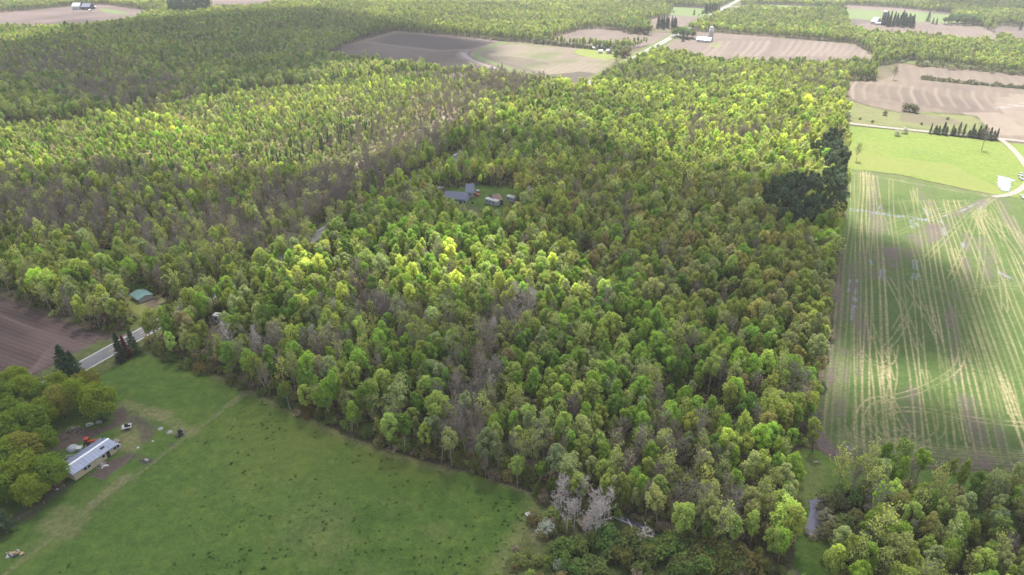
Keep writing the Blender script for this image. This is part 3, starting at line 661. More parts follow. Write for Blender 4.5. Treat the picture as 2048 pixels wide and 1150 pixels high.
# ------------------------------------------------------------------ tree prototypes (shared meshes)
def quads(C, N, size, rg, asp=.75):
    n = len(C); N = N/(np.linalg.norm(N, axis=1, keepdims=True)+1e-9)
    r = rg.normal(size=(n, 3)); T = np.cross(N, r); T /= (np.linalg.norm(T, axis=1, keepdims=True)+1e-9); B = np.cross(N, T)
    s = size*rg.uniform(.65, 1.3, (n, 1))
    V = np.stack([C-T*s, C+B*s*asp, C+T*s, C-B*s*asp], 1).reshape(-1, 3)
    return V
class Geo:
    """triangle/quad soup with a per-face colour variation"""
    def __init__(s): s.V = []; s.F = []; s.st = []; s.mi = []; s.sh = []; s.nv = 0; s.nl = 0
    def quads(s, V, mi, shade):
        n = len(V)//4; s.V.append(V); s.F.append(np.arange(len(V))+s.nv); s.st.append(np.arange(n)*4+s.nl)
        s.mi.append(np.full(n, mi)); s.sh.append(shade); s.nv += len(V); s.nl += 4*n
    def tris(s, V, mi):
        n = len(V)//3; s.V.append(V); s.F.append(np.arange(len(V))+s.nv); s.st.append(np.arange(n)*3+s.nl)
        s.mi.append(np.full(n, mi)); s.sh.append(np.ones(n)); s.nv += len(V); s.nl += 3*n
    def mb(s, m, mi):
        if not m.v: return
        for f in m.f:
            s.F.append(np.array(f)+s.nv); s.st.append(np.array([s.nl])); s.nl += len(f)
        s.V.append(np.array(m.v)); s.nv += len(m.v); s.mi.append(np.full(len(m.f), mi)); s.sh.append(np.ones(len(m.f)))
    def mesh(s, name, mats):
        return np_mesh(name, np.concatenate(s.V), np.concatenate(s.F), np.concatenate(s.st), mats, np.concatenate(s.mi), pattr={'shade': np.concatenate(s.sh)})

def leafy(seed, H=12., rx=2.7, rz=3.9, zc=8.2, lobes=15, leaves=2200, size=.27, shape='round'):
    """returns (trunk MB, crown quads, shade)"""
    rg = np.random.default_rng(seed); tr = MB()
    bend = rg.uniform(-.5, .5, 2)
    tp = [(bend[0]*(z/H)**2, bend[1]*(z/H)**2, z) for z in np.linspace(-.3, H*.9, 6)]
    tr.tube(tp, [.19, .16, .13, .10, .07, .03], 6)
    Cs = []; 
    for i in range(lobes):
        th = 2.4*i+rg.uniform(-.4, .4); k = (i+.5)/lobes
        uz = 1-1.75*k; rr_ = math.sqrt(max(0, 1-min(1, abs(uz))**2))
        f = rg.uniform(.45, .95)
        if shape == 'tall': wz = rr_*.9
        elif shape == 'flat': wz = rr_*1.1
        else: wz = rr_
        Cs.append((f*rx*wz*math.cos(th), f*rx*wz*math.sin(th), zc+uz*rz*.72))
    Cs.append((0, 0, zc+rz*.55)); Cs = np.array(Cs)
    for c in Cs:                                          # limbs reach into the lobes
        z0 = max(H*.25, c[2]-2.2-rg.uniform(0, 1.2)); b = (bend[0]*(z0/H)**2, bend[1]*(z0/H)**2, z0)
        mid = (np.array(b)+c)/2+np.array((0, 0, -.25)); tr.tube([b, mid, c], [.06, .04, .015], 4)
    rl = rg.uniform(.24, .42, len(Cs))*max(rx, 2.3); rl[-1] = .34*rx; rl[-2] *= 1.1
    w = rl**2/np.sum(rl**2); V = []; Sh = []
    for c, r, wi in zip(Cs, rl, w):
        n = int(leaves*wi); d = rg.normal(size=(n, 3)); d[:, 2] += .35; d /= np.linalg.norm(d, axis=1, keepdims=True)
        rad = r*(rg.uniform(.25, 1, (n, 1))**.45)*(1+.18*np.sin(d[:, :1]*7+c[0])*np.cos(d[:, 1:2]*6))
        # small sprays stick out of the lobe
        q = c+d*rad*np.array((.96, .96, 1.08)); out = q-np.array((0, 0, zc-1.0)); out /= np.linalg.norm(out, axis=1, keepdims=True)
        N = out*.55+d*.3+rg.normal(size=(n, 3))*.5+np.array((0, 0, .75))
        V.append(quads(q, N, size, rg)); Sh.append(rg.uniform(.72, 1.28, n)*rg.uniform(.88, 1.12))
    return tr, np.concatenate(V), np.concatenate(Sh)

def bare(seed, H=11.5, spread=2.1, n1=15, n2=5, n3=5, tw=.045, leaves=0, size=.2, up=.8):
    rg = np.random.default_rng(seed); tr = MB()
    bend = rg.uniform(-.8, .8, 2)
    def tp(z): return np.array((bend[0]*(z/H)**2, bend[1]*(z/H)**2, z))
    tr.tube([tp(z) for z in np.linspace(-.3, H, 7)], [.17, .15, .12, .10, .07, .045, .015], 6)
    T = []; tips = []
    def blade(a, b, w):
        d = b-a; s = np.cross(d, rg.normal(size=3)); s /= np.linalg.norm(s)+1e-9
        T.extend([a-s*w/2, a+s*w/2, b]); s2 = np.cross(d, s); s2 /= np.linalg.norm(s2)+1e-9
        T.extend([a-s2*w/2, a+s2*w/2, b])
    for i in range(n1):
        z = H*(.35+.62*(i+.5)/n1); a = tp(z); th = 2.4*i+rg.uniform(-.5, .5)
        L = spread*(1.25-.75*abs((z/H-.55)/.45))*rg.uniform(.7, 1.2)
        e = a+np.array((math.cos(th)*L, math.sin(th)*L, L*up*rg.uniform(.6, 1.3)))
        m = (a+e)/2+np.array((0, 0, -.12*L)); tr.tube([a, m, e], [.055, .04, .015], 4)
        for j in range(n2):
            t = rg.uniform(.3, 1); p = a*(1-t)+e*t; v = rg.normal(size=3); v[2] = abs(v[2])+.5; v /= np.linalg.norm(v)
            q = p+v*rg.uniform(.6, 1.3); blade(p, q, tw*1.5); 
            for k in range(n3):
                t2 = rg.uniform(.2, 1); p2 = p*(1-t2)+q*t2; v2 = rg.normal(size=3)+v*.8; v2 /= np.linalg.norm(v2)
                q2 = p2+v2*rg.uniform(.35, .8); blade(p2, q2, tw); tips.append(q2)
    T = np.array(T); lv = None; sh = None
    if leaves:
        tips = np.array(tips); c = tips[rg.integers(0, len(tips), leaves)]+rg.normal(size=(leaves, 3))*.22
        lv = quads(c, rg.normal(size=(leaves, 3))+np.array((0, 0, .6)), size, rg); sh = rg.uniform(.75, 1.3, leaves)
    return tr, T, lv, sh

def conifer(seed, H=11., R0=2.1, step=.36, nb=9, pine=False):
    rg = np.random.default_rng(seed); tr = MB(); tr.tube([(0, 0, -.3), (0, 0, H*.5), (0, 0, H*.97)], [.17, .1, .02], 6)
    C = []; N = []
    z = H*.08
    while z < H:
        r = R0*(1-z/H)**.85*rg.uniform(.85, 1.12)+.12
        for k in range(nb):
            th = rg.uniform(0, 6.283); rk = r*rg.uniform(.75, 1.1)
            for f in (.35, .6, .82, 1.0):
                if rk*f < .1: continue
                C.append((math.cos(th)*rk*f+rg.normal()*.07, math.sin(th)*rk*f+rg.normal()*.07, z-.28*rk*f+rg.normal()*.06))
                N.append((math.cos(th)*.5+rg.normal()*.35, math.sin(th)*.5+rg.normal()*.35, 1+rg.normal()*.35))
        z += step
    C = np.array(C); N = np.array(N); return tr, quads(C, N, .30, rg), rg.uniform(.7, 1.3, len(C))

ATT_PROTO = {}
PC = bpy.data.collections.new('plant_kinds')            # source meshes for the scattered woods
proto_list = []
def proto(key, geo_mats):
    geo, mats = geo_mats; me = geo.mesh('k_'+key, mats); o = bpy.data.objects.new('plant_%02d' % len(proto_list), me)
    PC.objects.link(o); proto_list.append(key); ATT_PROTO[key] = len(proto_list)-1
PARTS = {}
def mk_leafy(key, nleaf, size, bark, **k):
    tr, V, sh = leafy(leaves=nleaf, size=size, **k)
    g = Geo(); g.quads(V, 0, sh); g.mb(tr, 1); proto(key, (g, [M_LEAF, bark]))
    return tr, V, sh
def part_meshes(key, tr, V, sh, bark, leafm, trname='trunk'):
    g = Geo(); g.quads(V, 0, sh); PARTS[key] = (g.mesh('crown_'+key, [leafm]), tr.mesh('trunk_'+key, [bark], True))
LEAFY = [dict(seed=1, rx=2.4, rz=4.6, zc=7.9, lobes=24, shape='round'), dict(seed=2, rx=1.8, rz=5.2, zc=7.6, shape='tall', lobes=24), dict(seed=3, rx=2.6, rz=3.9, zc=8.4, lobes=24),
         dict(seed=4, rx=2.2, rz=5.0, zc=7.6, lobes=20), dict(seed=5, rx=1.9, rz=3.9, zc=8.8, lobes=15), dict(seed=6, rx=2.9, rz=4.4, zc=7.8, shape='flat', lobes=30)]
for i, d in enumerate(LEAFY):
    bk = M_BARK if i % 3 else M_DBARK
    tr, V, sh = mk_leafy('leaf%d_0' % i, 2000, .225, bk, **d)
    part_meshes('leaf%d' % i, tr, V, sh, bk, M_LEAF)
    mk_leafy('leaf%d_1' % i, 850, .35, bk, **d)
    mk_leafy('leaf%d_2' % i, 330, .58, bk, **d)
def mk_bare(key, leafm, bark, part=True, tw=(.06, .12, .24), **k):
    for lod in range(3):
        kk = dict(k); 
        if lod: kk['n2'] = 5 if lod == 1 else 4; kk['n3'] = 4 if lod == 1 else 3; kk['leaves'] = int(k.get('leaves', 0)*(.5 if lod == 1 else .22)); kk['size'] = k.get('size', .2)*(1.4 if lod == 1 else 2.0)
        tr, T, lv, sh = bare(tw=tw[lod], **kk)
        g = Geo()
        if lv is not None: g.quads(lv, 0, sh)
        g.tris(T, 2); g.mb(tr, 1); proto('%s_%d' % (key, lod), (g, [M_LEAF, bark, bark]))
        if lod == 0 and part:
            g = Geo(); 
            if lv is not None: g.quads(lv, 0, sh)
            g.tris(T, 1); PARTS[key] = (g.mesh('crown_'+key, [M_LEAF, bark]), tr.mesh('trunk_'+key, [bark], True))
for i in range(3): mk_bare('half%d' % i, M_LEAF, M_BARK if i else M_DBARK, seed=20+i, leaves=620, size=.2, H=11.5)
M_TB = bark_mat('grey_brown_twigs', (.22, .185, .165), (.34, .29, .26))
for i in range(3): mk_bare('bare%d' % i, M_LEAF, M_TB, seed=30+i, n1=18, H=11.0, leaves=(90, 0, 160)[i], size=.14)
for i in range(3): mk_bare('dead%d' % i, M_LEAF, M_WBARK, tw=(.09, .15, .26), seed=40+i, n1=17, n2=5, n3=3, H=10.5, spread=1.8, up=.9)
for i in range(2):
    tr, V, sh = conifer(50+i, R0=1.9+.6*i); g = Geo(); g.quads(V, 0, sh); g.mb(tr, 1); proto('spruce%d_0' % i, (g, [M_NEEDLE, M_DBARK])); part_meshes('spruce%d' % i, tr, V, sh, M_DBARK, M_NEEDLE)
for i in range(2):
    tr, V, sh = leafy(60+i, H=13, rx=1.9, rz=3.4, zc=9.8, lobes=12, leaves=1100, size=.30); g = Geo(); g.quads(V, 0, sh); g.mb(tr, 1); proto('pine%d_0' % i, (g, [M_NEEDLE, M_DBARK])); part_meshes('pine%d' % i, tr, V, sh, M_DBARK, M_NEEDLE)
for i in range(3):
    for lod, (nl, sz) in enumerate(((520, .17), (170, .30))):
        tr, V, sh = leafy(70+i, H=2.6, rx=1.5+.25*i, rz=1.15, zc=1.15, lobes=7, leaves=nl, size=sz)
        g = Geo(); g.quads(V, 0, sh); g.mb(tr, 1); proto('shrub%d_%d' % (i, lod), (g, [M_LEAF, M_DBARK]))
        if lod == 0: part_meshes('shrub%d' % i, tr, V, sh, M_DBARK, M_LEAF)
# big yard trees: wide many-lobed crowns
for i in range(2):
    tr, V, sh = leafy(80+i, H=11, rx=4.6, rz=4.4, zc=6.6, lobes=38, leaves=7500, size=.24); part_meshes('yard%d' % i, tr, V, sh, M_DBARK, M_LEAF)
# grass tuft
rg = np.random.default_rng(9); g = Geo(); c = rg.normal(size=(70, 3))*np.array((.30, .22, .05))+np.array((0, 0, .12))
g.quads(quads(c, rg.normal(size=(70, 3))*np.array((1, 1, .5)), .15, rg, .3), 0, rg.uniform(.7, 1.2, 70)); proto('tuft_0', (g, [M_LEAF]))

# ------------------------------------------------------------------ geometry-nodes scatter
def scatter(name, label, cat, xyz, idx, rot, scl, tint):
    me = bpy.data.meshes.new(name); n = len(xyz); me.vertices.add(n); me.vertices.foreach_set('co', np.asarray(xyz, np.float32).ravel())
    for k, ty, fld, v in (('kind_index', 'INT', 'value', np.asarray(idx, np.int32)), ('turn', 'FLOAT_VECTOR', 'vector', np.asarray(rot, np.float32).ravel()),
                          ('size', 'FLOAT_VECTOR', 'vector', np.asarray(scl, np.float32).ravel()), ('tint', 'FLOAT_VECTOR', 'vector', np.asarray(tint, np.float32).ravel())):
        a = me.attributes.new(k, ty, 'POINT'); a.data.foreach_set(fld, v)
    o = link(name, me); o['kind'] = 'stuff'; o['label'] = label; o['category'] = cat
    ng = bpy.data.node_groups.new(name, 'GeometryNodeTree')
    ng.interface.new_socket('Geometry', in_out='INPUT', socket_type='NodeSocketGeometry'); ng.interface.new_socket('Geometry', in_out='OUTPUT', socket_type='NodeSocketGeometry')
    N = ng.nodes; gi = N.new('NodeGroupInput'); go = N.new('NodeGroupOutput'); ip = N.new('GeometryNodeInstanceOnPoints'); ci = N.new('GeometryNodeCollectionInfo')
    ci.inputs['Collection'].default_value = PC; ci.inputs['Separate Children'].default_value = True; ci.inputs['Reset Children'].default_value = True
    ip.inputs['Pick Instance'].default_value = True
    def na(nm, ty):
        q = N.new('GeometryNodeInputNamedAttribute'); q.data_type = ty; q.inputs['Name'].default_value = nm; return q.outputs['Attribute']
    L = ng.links
    L.new(gi.outputs[0], ip.inputs['Points']); L.new(ci.outputs[0], ip.inputs['Instance']); L.new(na('kind_index', 'INT'), ip.inputs['Instance Index'])
    L.new(na('turn', 'FLOAT_VECTOR'), ip.inputs['Rotation']); L.new(na('size', 'FLOAT_VECTOR'), ip.inputs['Scale']); L.new(ip.outputs[0], go.inputs[0])
    md = o.modifiers.new('scatter', 'NODES'); md.node_group = ng; return o

# ------------------------------------------------------------------ the forest plan
def hexgrid(sp, y0, y1, rg):
    out = []
    y = y0
    row = 0
    while y < y1:
        hw = .82*y+95; x = np.arange(-hw, hw, sp)+(sp/2 if row % 2 else 0)
        out.append(np.stack([x+rg.uniform(-.38, .38, len(x))*sp, y+rg.uniform(-.38, .38, len(x))*sp], 1)); y += sp*.87; row += 1
    return np.concatenate(out)
pts = np.concatenate([hexgrid(3.8, 62, 420, rng), hexgrid(3.55, 420, 900, rng), hexgrid(4.1, 900, 1720, rng)])
m_ = clear_mask(pts[:, 0], pts[:, 1]); pts = pts[~m_]
_a, _b = to_px(pts[:, 0], pts[:, 1], np.full(len(pts), 5.0))
MARSH = [(0,235),(300,195),(600,155),(860,135),(1000,165),(930,230),(780,300),(640,335),(400,335),(200,325),(0,345),(-300,360),(-300,240)]
pts = pts[~(inside(MARSH, _a, _b) & ((rng.random(len(pts)) < .08) | (fbm(pts[:, 0], pts[:, 1], 26, 555, 3) > .66)))]
pts = pts[~((rng.random(len(pts)) < .5) & (fbm(pts[:, 0], pts[:, 1], 13, 556, 3) > .70))]
X, Y = pts[:, 0], pts[:, 1]; n = len(pts)
qx, qy = to_px(X, Y, np.full(n, 8.0)); D = np.hypot(np.hypot(X, Y), CAM_H)
def ell(cx, cy_, rx, ry, ang=0.0):
    a = math.radians(ang); dx = qx-cx; dy = qy-cy_
    u = dx*math.cos(a)+dy*math.sin(a); v = -dx*math.sin(a)+dy*math.cos(a)
    return np.exp(-((u/rx)**2+(v/ry)**2))
def pin(poly): return inside(poly, qx, qy)
N1 = fbm(X, Y, 70, 201, 3); N2 = fbm(X, Y, 28, 202, 3); N3 = fbm(X, Y, 45, 203, 3); N4 = fbm(X, Y, 22, 204, 2)
KN = ['vivid', 'lime', 'olive', 'sage', 'bronze', 'deep', 'half', 'bare', 'spruce', 'pine', 'yellow', 'brownish', 'dead']
W = np.zeros((len(KN), n)); w = dict(zip(KN, W))
near = 1/(1+np.exp((D-620)/90)); center = pin([(480,470),(1100,440),(1400,520),(1640,640),(1640,980),(1100,1150),(1000,960),(480,760),(330,640)])
far = 1-near
w['vivid'] += .30+.6*center*(N1 > .42); w['lime'] += .30+.35*(N2 > .55)+.25*far; w['olive'] += .75+.4*far; w['sage'] += .30+.4*(N4 > .6)
w['deep'] += .15+.35*center*(N3 < .5); w['half'] += .22+.25*(N4 < .35); w['bare'] += .05+.12*(N2 < .32); w['bronze'] += .02
w['spruce'] += .004; w['brownish'] += .12*(N3 > .55)
# sunlight put into the tint: more pale yellow crowns in the sunlit stands
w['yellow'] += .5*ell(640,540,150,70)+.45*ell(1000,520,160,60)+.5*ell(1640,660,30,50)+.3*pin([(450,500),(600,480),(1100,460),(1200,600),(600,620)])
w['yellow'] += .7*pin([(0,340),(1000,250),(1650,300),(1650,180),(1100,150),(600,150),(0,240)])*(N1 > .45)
# bronze and brown crowns in the middle wood
midw = pin([(950,330),(1250,300),(1560,400),(1660,560),(1640,760),(1450,700),(1250,560),(1030,470)])
w['bronze'] += .16*midw; w['brownish'] += .9*midw; w['vivid'] *= 1-.65*midw; w['lime'] *= 1-.6*midw; w['olive'] += .8*midw
w['bronze'] += .10*pin([(1350,620),(1660,600),(1640,800),(1400,800)])
# grey-brown leafless stands
greys = [(100,410,150,40,5,1.6),(470,440,170,45,-8,1.0),(640,370,110,50,-25,2.2),(740,300,90,40,-35,2.2),(880,215,120,38,-28,2.6),(1000,160,110,22,-10,2.4),
         (700,250,60,30,-30,.8),(730,600,60,25,55,1.3),(800,640,50,30,30,1.0),(940,820,42,110,8,2.2),(1080,900,45,30,0,1.4),(1020,640,42,18,-25,3.0),(520,700,40,22,0,2.2),(650,690,50,16,0,1.6),
         (250,180,110,22,0,1.5),(100,130,140,30,0,.9),(430,330,80,20,0,.7),(880,640,35,22,20,1.0),(300,560,60,30,0,.7),(1350,150,150,12,0,.6),(1640,160,60,25,0,.8),(560,480,110,25,0,.7),(1330,900,60,70,0,.8),(1440,990,60,50,0,1.0),(1230,860,40,30,0,.8),(1480,260,120,16,0,.7),(200,330,90,22,0,.5)]
for a in greys:
    e = ell(*a[:5])*a[5]; w['bare'] += e*3.2; w['half'] += e*.5; 
    for k in ('vivid', 'lime', 'deep', 'yellow', 'olive'): w[k] *= np.clip(1-e*.85, .04, 1)
w['dead'] += .012*(D < 420)+9*ell(1022,630,42,15,-25)+3*ell(520,690,36,15)+3*ell(655,672,45,10)+.3*ell(1550,1080,50,30)
# aspen clones, bright green
for a in [(190,292,75,20,0,4),(330,278,80,20,0,4),(130,320,35,10,0,3),(450,222,30,10,0,3),(590,200,26,8,0,2),(440,270,60,14,0,1.5),(650,230,40,12,0,1.5),(1500,700,50,40,0,.6),(850,480,160,40,0,1.2),(1130,720,110,60,0,1.3),(1250,780,90,70,0,1.0)]:
    w['vivid'] += 2.2*ell(*a[:5])*a[5]
# cloud shade of the upper left put into the tint; dark wood behind
w['deep'] += .7*pin([(0,60),(300,30),(620,20),(900,60),(620,140),(0,240)])+.5*pin([(1250,0),(2048,0),(2048,60),(1250,60)])
w['olive'] += .8*pin([(1180,90),(1760,90),(1700,250),(1180,200)])
w['lime'] += .5*pin([(900,110),(1650,110),(1650,330),(900,330)])+.6*pin([(1700,55),(2048,75),(2048,140),(1760,150)])*.5
w['sage'] += .8*pin([(360,200),(1000,150),(700,240),(300,300)]); w['lime'] += 1.0*pin(MARSH); w['olive'] *= 1-.6*pin(MARSH)
w['sage'] += 1.1*far; w['half'] += .5*far; w['vivid'] *= 1-.45*far; w['deep'] += .35*far  # distance haze put into the tint: paler, duller kinds farther off
w['half'] += .25*near; w['bare'] += .10*near
# conifers
w['spruce'] += 2.2*ell(690,255,50,22,-20)+1.4*ell(630,285,60,16,-20)+1.0*ell(270,325,60,18)+.5*ell(500,300,160,18)+.25*ell(450,290,120,20)+.12*ell(350,330,220,40)+.15*ell(150,420,120,50)+.1*ell(860,250,60,30)
w['spruce'] += .06*pin([(0,300),(900,200),(900,330),(500,420),(0,460)])
pinepoly = [(1528,372),(1560,358),(1640,352),(1668,340),(1640,318),(1622,300),(1660,262),(1688,268),(1694,345),(1690,420),(1640,455),(1560,440),(1520,405)]
isp = pin(pinepoly) | inside([(209,2),(420,-2),(420,22),(355,29),(209,13)], *to_px(X, Y, 4.0*np.ones(n)))*(qx > 335)
for k in KN: w[k] *= np.where(isp & (rng.random(n) < .93), 0.0, 1.0)
w['pine'] += np.where(isp, 3.0, 0)
w['deep'] += 1.5*pin([(1820,22),(1960,30),(1960,52),(1820,44)])
# reddish understorey at farm edge: more olive on the left edge wood
w['olive'] += .5*pin([(0,480),(330,560),(330,680),(0,600)]); w['half'] += .3*pin([(480,760),(1080,960),(1080,900),(500,700)]); w['sage'] += .6*pin([(560,740),(960,900),(940,860),(600,700)])
W = np.clip(W, 0, None); cw = np.cumsum(W, 0); u = rng.random(n)*cw[-1]; kind = (u[None, :] > cw).sum(0)
TINT = dict(vivid=(.175, .265, .044), lime=(.255, .315, .078), olive=(.190, .228, .055), sage=(.230, .260, .110), bronze=(.235, .20, .095), deep=(.115, .188, .036),
            half=(.245, .275, .095), bare=(.26, .24, .15), spruce=(.050, .078, .038), pine=(.048, .070, .038), yellow=(.345, .390, .095), brownish=(.225, .222, .082), dead=(.3, .3, .2))
tarr = np.array([TINT[k] for k in KN])[kind]
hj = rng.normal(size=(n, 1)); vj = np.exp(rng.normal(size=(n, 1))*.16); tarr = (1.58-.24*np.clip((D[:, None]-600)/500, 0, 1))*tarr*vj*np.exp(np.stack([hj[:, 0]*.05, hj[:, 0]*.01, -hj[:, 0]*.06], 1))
_v = (N1-.5)*.9+(N2-.5)*.5; tarr = tarr*np.exp(np.stack([_v*.85, _v*.75, _v*.5], 1))
# size: taller near the camera, lower swampy growth in the far left
hgt = 1.0+.06*(D < 350)-.12*(D > 700)-.42*pin(MARSH)-.12*pin([(0,345),(640,335),(600,460),(300,520),(0,540)])+.05*pin([(1560,950),(2300,930),(2300,1300),(1560,1300)])+rng.normal(size=n)*.16
hgt = np.clip(hgt, .38, 1.4); hgt = np.where(np.array(KN)[kind] == 'spruce', rng.uniform(.55, 1.1, n), hgt)
_mm = pin(MARSH); hgt = hgt*.93*np.where(np.isin(kind, [KN.index('dead'), KN.index('bare')]), 1.12, 1); wid = hgt*np.where(D < 900, rng.uniform(.66, 1.04, n), rng.uniform(.76, 1.06, n))
wid = np.where(np.array(KN)[kind] == 'spruce', hgt*.8, wid)
wid = wid*np.where(D > 330, .84, .93); hgt = hgt*np.where(D > 330, .92, .97)
brg = pin([(1560,950),(2300,930),(2300,1300),(1560,1300)]); wid = np.where(brg, wid*.9, wid)
names = np.array(KN)[kind]; var = rng.integers(0, 60, n)
def base_of(nm, v):
    if nm in ('half',): return 'half%d' % (v % 3)
    if nm == 'bare': return 'bare%d' % (v % 3)
    if nm == 'dead': return 'dead%d' % (v % 3)
    if nm == 'spruce': return 'spruce%d' % (v % 2)
    if nm == 'pine': return 'pine%d' % (v % 2)
    return 'leaf%d' % (v % 6)
base = np.array([base_of(a, b) for a, b in zip(names, var)])
fam = np.where(np.isin(names, ['bare', 'dead']), 'leafless', np.where(np.isin(names, ['spruce', 'pine']), 'conifer', 'broad'))
lod = np.where(D < 330, 0, np.where(D < 760, 1, 2))
rot = np.stack([rng.normal(size=n)*.075, rng.normal(size=n)*.075, rng.uniform(0, 6.283, n)], 1)
bx, by = to_px(X, Y, np.zeros(n)); tx, ty = to_px(X, Y, 11.0*hgt)
vis = (np.maximum(bx, tx) > -10) & (np.minimum(bx, tx) < 2058) & (ty < 1150) & (by > 0)
indiv = np.zeros(n, bool)
for f, cnt in (('broad', 270), ('leafless', 110), ('conifer', 120)):
    c = np.nonzero((fam == f) & vis)[0]; c = c[np.argsort(D[c])][:cnt]; indiv[c] = True
for f, nm, lb, ct in (('broad', 'broadleaf_wood', 'mixed spring-green broadleaf forest covering the middle and distance', 'forest'),
                      ('leafless', 'leafless_wood', 'grey-brown leafless stands of trees scattered through the forest', 'forest'),
                      ('conifer', 'conifer_wood', 'dark conifers standing among the broadleaf forest', 'forest')):
    s_ = (fam == f) & ~indiv
    ix = [ATT_PROTO['%s_%d' % (b, l if not b.startswith(('spruce', 'pine')) else 0)] for b, l in zip(base[s_], lod[s_])]
    scatter(nm, lb, ct, np.stack([X[s_], Y[s_], np.zeros(s_.sum())], 1), ix, rot[s_], np.stack([wid[s_], wid[s_], hgt[s_]], 1), tarr[s_])

# undergrowth below and between the trees
up = np.concatenate([hexgrid(3.1, 62, 330, rng), hexgrid(4.6, 330, 640, rng)])
grow = clear_mask(up[:, 0], up[:, 1]); keep = ~grow
keep |= inside(CL['scrub'], up[:, 0], up[:, 1]) & (rng.random(len(up)) < .55)
keep &= ~inside([road_at(-150, -7), road_at(1700, -7), road_at(1700, 7), road_at(-150, 7)], up[:, 0], up[:, 1])
u_ = up[keep]; nu = len(u_); k_ = rng.random(nu); nn = fbm(u_[:, 0], u_[:, 1], 25, 301)
ucol = np.where((k_ < .35)[:, None], (.10, .12, .035), np.where((k_ < .6)[:, None], (.15, .13, .06), np.where((k_ < .8)[:, None], (.13, .17, .04), (.16, .13, .10))))
ucol = 1.7*ucol*np.exp(rng.normal(size=(nu, 1))*.2)*(.8+.5*nn[:, None])
us = rng.uniform(.45, 1.25, nu); du = np.hypot(u_[:, 0], u_[:, 1])
scatter('undergrowth', 'low tangled shrubs and saplings under and along the forest', 'undergrowth', np.stack([u_[:, 0], u_[:, 1], np.zeros(nu)], 1),
        [ATT_PROTO['shrub%d_%d' % (v % 3, 0 if d < 150 else 1)] for v, d in zip(rng.integers(0, 9, nu), du)],
        np.stack([np.zeros(nu), np.zeros(nu), rng.uniform(0, 6.28, nu)], 1), np.stack([us, us, us*rng.uniform(.7, 1.3, nu)], 1), ucol)

# tufts of rank grass in the pasture
tp_ = np.stack([rng.uniform(-110, 15, 4200), rng.uniform(80, 185, 4200)], 1); a, b = to_px(tp_[:, 0], tp_[:, 1], 0)
pr = inside(PP([(350,900),(520,800),(800,915),(1000,975),(1080,1010),(990,1150),(900,1300),(60,1300),(60,1140)]), tp_[:, 0], tp_[:, 1])*np.clip((a-300)/500, .04, .6)*np.clip(fbm(tp_[:, 0], tp_[:, 1], 14, 88)*2.2-.55, .05, 1)
tk = tp_[rng.random(len(tp_)) < pr*2.2]; nt = len(tk); ts = rng.uniform(.35, 1.15, nt)
scatter('grass_tufts', 'dark green tufts of rank grass dotted over the pasture', 'grass', np.stack([tk[:, 0], tk[:, 1], np.full(nt, .05)], 1), [ATT_PROTO['tuft_0']]*nt,
        np.stack([np.zeros(nt), np.zeros(nt), rng.uniform(0, 6.28, nt)], 1), np.stack([ts*.95, ts*.85, ts*.5], 1), np.tile((.026, .066, .015), (nt, 1))*rng.uniform(.8, 1.3, (nt, 1)))

# ------------------------------------------------------------------ individual plants
LIST = []      # dicts collected first, labelled, then built
def plant(base, x, y, h, wd, tint, noun, look, place, group, rz=None, cat=None, name=None, tilt=(0, 0)):
    LIST.append(dict(base=base, x=x, y=y, h=h, w=wd, tint=tint, noun=noun, look=look, place=place, group=group, rz=R.uniform(0, 6.28) if rz is None else rz, cat=cat, name=name, tilt=tilt))
LAND = [(560,790,'near the pasture fence corner'),(680,840,'on the long pasture edge'),(800,880,'on the lower pasture edge'),(880,900,'left of the brushy gap'),
 (960,880,'in the brushy gap'),(1060,930,'above the ditch bend'),(1000,800,'beside the brown gap'),(1090,860,'behind the ditch bend'),(1180,900,'upslope of the dead trees'),
 (1180,980,'just behind the dead trees'),(1260,960,'right of the dead trees'),(1300,1020,'above the little stream'),(1330,900,'between stream and crop field'),(1420,960,'left of the grass lane'),
 (1500,900,'near the crop field corner'),(1580,860,'on the crop field edge'),(1580,940,'at the grass lane head'),(1560,1010,'left of the dark pond'),(1540,1100,'by the lower grass lane'),
 (1440,1060,'right of the stream'),(1380,1130,'in the bottom middle scrub'),(1250,1140,'in the dark bottom scrub'),(1480,1140,'at bottom near the lane'),
 (1690,1010,'on the right pond bank'),(1700,1100,'below right of the pond'),(1740,980,'along the muddy headland'),(1820,990,'below the muddy headland'),(1920,980,'behind the headland'),
 (2010,1000,'right edge below crop field'),(1850,1070,'in the lower right wood'),(1960,1070,'right side lower wood'),(1800,1140,'at bottom of right wood'),(1950,1140,'at the bottom right corner'),
 (1250,820,'middle of the near wood'),(1400,820,'near wood beside crop field'),(700,780,'behind the long pasture edge'),(820,780,'wood above the pasture edge'),(1120,760,'middle wood above the gap'),
 (460,720,'road end of the pasture'),(1650,900,'at the crop field corner'),(1560,780,'crop field edge farther up'),(60,560,'behind the dark ploughed field'),(200,640,'between ploughed field and road'),
 (1600,400,'in the dark pine block'),(1660,300,'upper pine block by meadow'),(690,260,'swampy ground far left'),(300,330,'in the left swampy wood'),(160,430,'in the far left grey wood'),(480,300,'in the sunlit swampy wood'),(330,620,'near the teal roofed shed')]
LANDxy = np.array([P(a, b) for a, b, _ in LAND])
def place_of(x, y): return LAND[int(np.argmin(np.hypot(LANDxy[:, 0]-x, LANDxy[:, 1]-y)))][2]
LOOK = dict(vivid='bright green', lime='yellow-green', olive='olive green', sage='pale sage green', bronze='bronze tinted', deep='deep green', half='thinly leafed', yellow='pale yellow', brownish='brownish olive')
